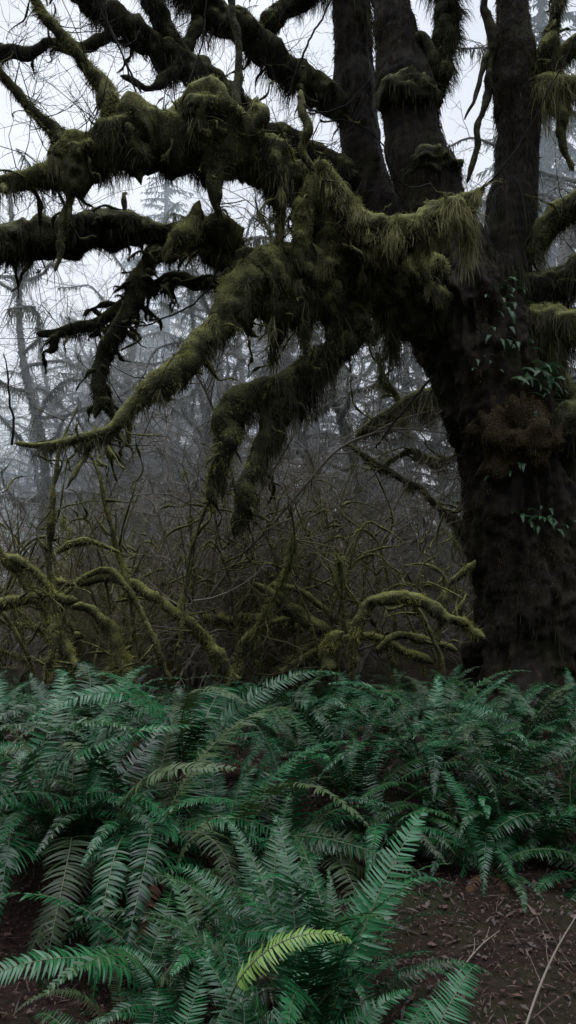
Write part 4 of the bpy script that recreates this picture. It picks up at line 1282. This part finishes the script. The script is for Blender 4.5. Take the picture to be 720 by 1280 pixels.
bps = [bare_proto(h, r) for h, r in ((13, .16), (10, .12), (15, .2), (8, .09))]
BT = [(40, 20, 0, 'thin pale bare tree at the far left against the bright haze'), (150, 26, 2, 'bare tree rising behind the drooping dark branchlets at left'),
      (245, 22, 1, 'slender bare tree behind the long green limb tip'), (95, 32, 0, 'faint bare tree deep in the haze at left'),
      (480, 17, 1, 'mossy bare tree in the gap between drooping arms and big trunk'), (545, 20, 0, 'mossy bare tree just left of the big trunk'),
      (440, 24, 2, 'taller bare tree behind the gap left of the big trunk'), (400, 19, 3, 'short bare tree at the centre behind the drooping arms'),
      (690, 16, 2, 'mossy bare tree filling the gap right of the big trunk'), (735, 20, 0, 'mossy bare tree at the far right edge'), (300, 30, 2, 'distant bare tree at the centre in the haze'),
      (600, 26, 2, 'bare tree seen between the two upper stems')]
used = set()
for px, Y, i, lab in BT:
    if i in used: o = copy_tree(bps[i])
    else: o = bps[i]; used.add(i)
    o.location = gloc(px_x(px, Y), Y)
    o.rotation_euler = (0, 0, rng.uniform(0, 6.28))
    o['label'] = lab
    o['group'] = 'bare mossy trees behind the tangle'


for k in range(20):
    Y = rng.uniform(17, 40)
    u = rng.uniform(-1.15, .5)
    o = copy_tree(bps[k % 4])
    o.location = gloc(u * .394 * Y, Y)
    o.rotation_euler = (0, 0, rng.uniform(0, 6.28))
    q = rng.uniform(.55, .9); o.scale = (q, q, q)
    o['label'] = 'small bare tree half lost in the misty tangle at the ' + ('left' if u < -.33 else 'centre')
    o['group'] = 'small bare trees in the misty tangle'

# ------------------------------------------------------------------ conifers in the mist
reseed(14)
def conifer_proto(h, r):
    t = thing('conifer', 'tall conifer standing in mist', 'tree', (0, 0, -50))
    mb1, mb2 = MB(), MB()
    S = spline(np.array([(0, 0, -.3, r), (rng.normal(0, .1), rng.normal(0, .1), h * .5, r * .6), (0, 0, h, .02)]), .6)
    add_tube(mb1, S, 9, .5)
    n = int(h * 7)
    for i in range(n):
        z = h * (0.08 + .91 * (i / n) ** .9)
        L = (h - z) * .20 * rng.uniform(.6, 1.2) + .5
        a = i * 2.4 + rng.normal(0, .3)
        c = np.array((0, 0, z))
        d = np.array((math.cos(a), math.sin(a), rng.uniform(-.1, .25)))
        B = wander(c, d, L, .035, .008, 5, -.10, .08)
        add_tube(mb1, B, 4, .5)
        SB = spline(B, .12)
        k = max(10, int(L * 30))
        idx = rng.integers(int(len(SB) * .12), len(SB), k)
        p = SB[idx, :3]
        side = np.array((-math.sin(a), math.cos(a), 0))
        sg = rng.choice([-1, 1], k)[:, None]
        dd = side * sg * .9 + d * .6 + rng.normal(size=(k, 3)) * .25 + [0, 0, -.25]
        add_strands(mb2, p, dd, rng.uniform(.25, .75, k) * np.clip(L / 3, .5, 1.2), rng.uniform(.06, .16, k), 1.0, 2, np.clip(rng.normal(.5, .2, k), 0, 1), 0, .3)
    mb1.build('trunk', M['cbark'], t)
    mb2.build('crown', M['needle'], t)
    return t


cps = [conifer_proto(h, r) for h, r in ((26, .38), (33, .5), (20, .28), (15, .2))]
CF = [(512, 21, 3, 'small dark green conifer close to the left edge of the big trunk'), (350, 34, 2, 'dark conifer at the centre behind the drooping arms'), (395, 40, 0, 'tall conifer at the centre deep in the mist'), (482, 34, 3, 'dark conifer showing between the drooping limb and big trunk'),
(270, 45, 0, 'misty conifer behind the long green limb tip'), (200, 52, 1, 'pale conifer in the mist left of centre'),
      (100, 75, 0, 'faint conifer in the mist at left'), (10, 70, 2, 'pale blue conifer at the far left edge'), (700, 30, 1, 'conifer behind the big trunk at the right'), (660, 44, 1, 'tall conifer seen right of the upper stems')]
used = set()
for px, Y, i, lab in CF:
    if i in used: o = copy_tree(cps[i])
    else: o = cps[i]; used.add(i)
    o.location = gloc(px_x(px, Y), Y)
    o.rotation_euler = (0, 0, rng.uniform(0, 6.28))
    s = rng.uniform(.85, 1.1); o.scale = (s, s, s)
    o['label'] = lab
    o['group'] = 'conifers in the mist'
for k in range(36):
    u = rng.uniform(-1.25, 1.25)
    Y = rng.uniform(58, 115) if u < -.1 else rng.uniform(42, 100)
    if .05 < u < .6 and Y < 100: continue
    i = int(rng.choice([0, 2, 3, 2, 3])) if u < .15 else int(rng.integers(0, 4))
    o = copy_tree(cps[i])
    o.location = gloc(u * .394 * Y, Y)
    o.rotation_euler = (0, 0, rng.uniform(0, 6.28))
    s = rng.uniform(.7, 1.1); o.scale = (s, s, s)
    o['label'] = 'hazy distant conifer in the forest backdrop at the ' + ('left' if u < -.33 else 'centre' if u < .33 else 'right')
    o['group'] = 'distant conifers in the haze'

# ------------------------------------------------------------------ loose things on the trail
reseed(15)
def stick(name, lab, pts, mat, nseg=6):
    P_ = path(pts)
    b = P_[0, :3].copy()
    mb = MB()
    S = spline(P_, .02)
    add_tube(mb, S, nseg, .5)
    for i in (len(S) // 3, len(S) // 2):
        d = unit(S[i, :3] - S[i - 1, :3]) + rng.normal(size=3) * .6
        add_tube(mb, wander(S[i, :3], d, .09, S[i, 3] * .5, .0008, 3, 0, .2), 4, .7)
    return tag(mb.build(name, mat, None, b), lab, 'stick')


o = stick('dry_stalk', 'pale dry stalk leaning up from the bottom right corner', [(655, 1290, 1.6, 2.05), (672, 1240, 1.5, 2.15), (694, 1190, 1.2, 2.3), (722, 1142, .8, 2.4)], M['twig'])
o.location = at(655, 1290, 2.05)
o = stick('fallen_twig', 'pale thin twig lying on the bare reddish soil', [(572, 1195, .9, 3.08), (590, 1172, 1.0, 3.2), (606, 1156, .8, 3.3), (628, 1140, .5, 3.42)], M['twig'])
o.location = gloc(*at(572, 1195, 3.08)[:2], 0.02)
# ------------------------------------------------------------------ mist between the far trees
mb = MB()
x0, x1, y0, y1, z0, z1 = -75, 75, 13.5, 120, -2, 22
mb.add([(x0, y0, z0), (x1, y0, z0), (x1, y1, z0), (x0, y1, z0), (x0, y0, z1), (x1, y0, z1), (x1, y1, z1), (x0, y1, z1)],
       [(0, 3, 2, 1), (4, 5, 6, 7), (0, 1, 5, 4), (1, 2, 6, 5), (2, 3, 7, 6), (3, 0, 4, 7)])
m, nt, out = new_mat('forest_mist')
vs = N_(nt, 'ShaderNodeVolumeScatter')
vs.inputs['Color'].default_value = (.84, .94, 1, 1)
vs.inputs['Density'].default_value = 0.0125
nt.links.new(vs.outputs[0], out.inputs['Volume'])
tag(mb.build('mist', m, smooth=False), 'thin bluish mist hanging between the far trees', 'mist', kind='stuff')

# ------------------------------------------------------------------ sky and light
SUN_EL, SUN_ROT = math.radians(58), math.radians(-25)
w = bpy.data.worlds.new('World')
scene.world = w
w.use_nodes = True
nt = w.node_tree
nt.nodes.clear()
out = N_(nt, 'ShaderNodeOutputWorld')
sky = N_(nt, 'ShaderNodeTexSky', sky_type='NISHITA')
sky.sun_disc = False
sky.sun_elevation = SUN_EL
sky.sun_rotation = SUN_ROT
bg1 = N_(nt, 'ShaderNodeBackground'); bg1.inputs[1].default_value = 0.06
nt.links.new(sky.outputs[0], bg1.inputs[0])
tc = N_(nt, 'ShaderNodeTexCoord')
n1 = N_(nt, 'ShaderNodeTexNoise'); n1.inputs['Scale'].default_value = 2.2; n1.inputs['Detail'].default_value = 4
nt.links.new(tc.outputs['Generated'], n1.inputs[0])
cl = ramp(nt, n1.outputs['Fac'], [(0.3, (.66, .71, .82)), (0.7, (.96, 1.01, 1.10))])
# the overcast is brightest over the clearing ahead and overhead, dim behind the viewer where the forest closes in
sep = N_(nt, 'ShaderNodeVectorMath', operation='DOT_PRODUCT')
sep.inputs[1].default_value = (0, .62, .78)
nt.links.new(tc.outputs['Generated'], sep.inputs[0])
mr = N_(nt, 'ShaderNodeMapRange', interpolation_type='SMOOTHSTEP')
for q, v in ((1, -.35), (2, .55), (3, .33), (4, 1.18)): mr.inputs[q].default_value = v
nt.links.new(sep.outputs['Value'], mr.inputs[0])
sz_ = N_(nt, 'ShaderNodeSeparateXYZ')
nt.links.new(tc.outputs['Generated'], sz_.inputs[0])
mz = N_(nt, 'ShaderNodeMapRange', interpolation_type='SMOOTHSTEP')
for q, v in ((1, .62), (2, .95), (3, 1.0), (4, 5.2)): mz.inputs[q].default_value = v   # overcast: zenith about three times the horizon
nt.links.new(sz_.outputs['Z'], mz.inputs[0])
cl = mixc(nt, 1.0, cl, mth(nt, 'MULTIPLY', mr.outputs[0], mz.outputs[0]), 'MULTIPLY')
bg2 = N_(nt, 'ShaderNodeBackground'); bg2.inputs[1].default_value = 1.0
nt.links.new(cl, bg2.inputs[0])
mx = N_(nt, 'ShaderNodeMixShader'); mx.inputs[0].default_value = 0.85
nt.links.new(bg1.outputs[0], mx.inputs[1]); nt.links.new(bg2.outputs[0], mx.inputs[2])
nt.links.new(mx.outputs[0], out.inputs[0])

sd = bpy.data.lights.new('sun', 'SUN')
sd.energy = 0.9
sd.angle = math.radians(40)
sd.color = (1, .96, .9)
so = bpy.data.objects.new('sun', sd)
COL.objects.link(so)
# sky sun_rotation r puts the sun at azimuth r clockwise from +Y
dv = Vector((math.sin(SUN_ROT) * math.cos(SUN_EL), math.cos(SUN_ROT) * math.cos(SUN_EL), math.sin(SUN_EL)))
so.rotation_euler = dv.to_track_quat('Z', 'Y').to_euler()

vs_ = scene.view_settings
scene.display_settings.display_device = 'sRGB'
vs_.view_transform = 'Standard'
vs_.look = 'None'
vs_.exposure = 0
vs_.gamma = 1
cy = scene.cycles
cy.max_bounces = 5
cy.diffuse_bounces = 3
cy.glossy_bounces = 2
cy.transmission_bounces = 3
cy.volume_bounces = 4
cy.transparent_max_bounces = 6
cy.use_denoising = True
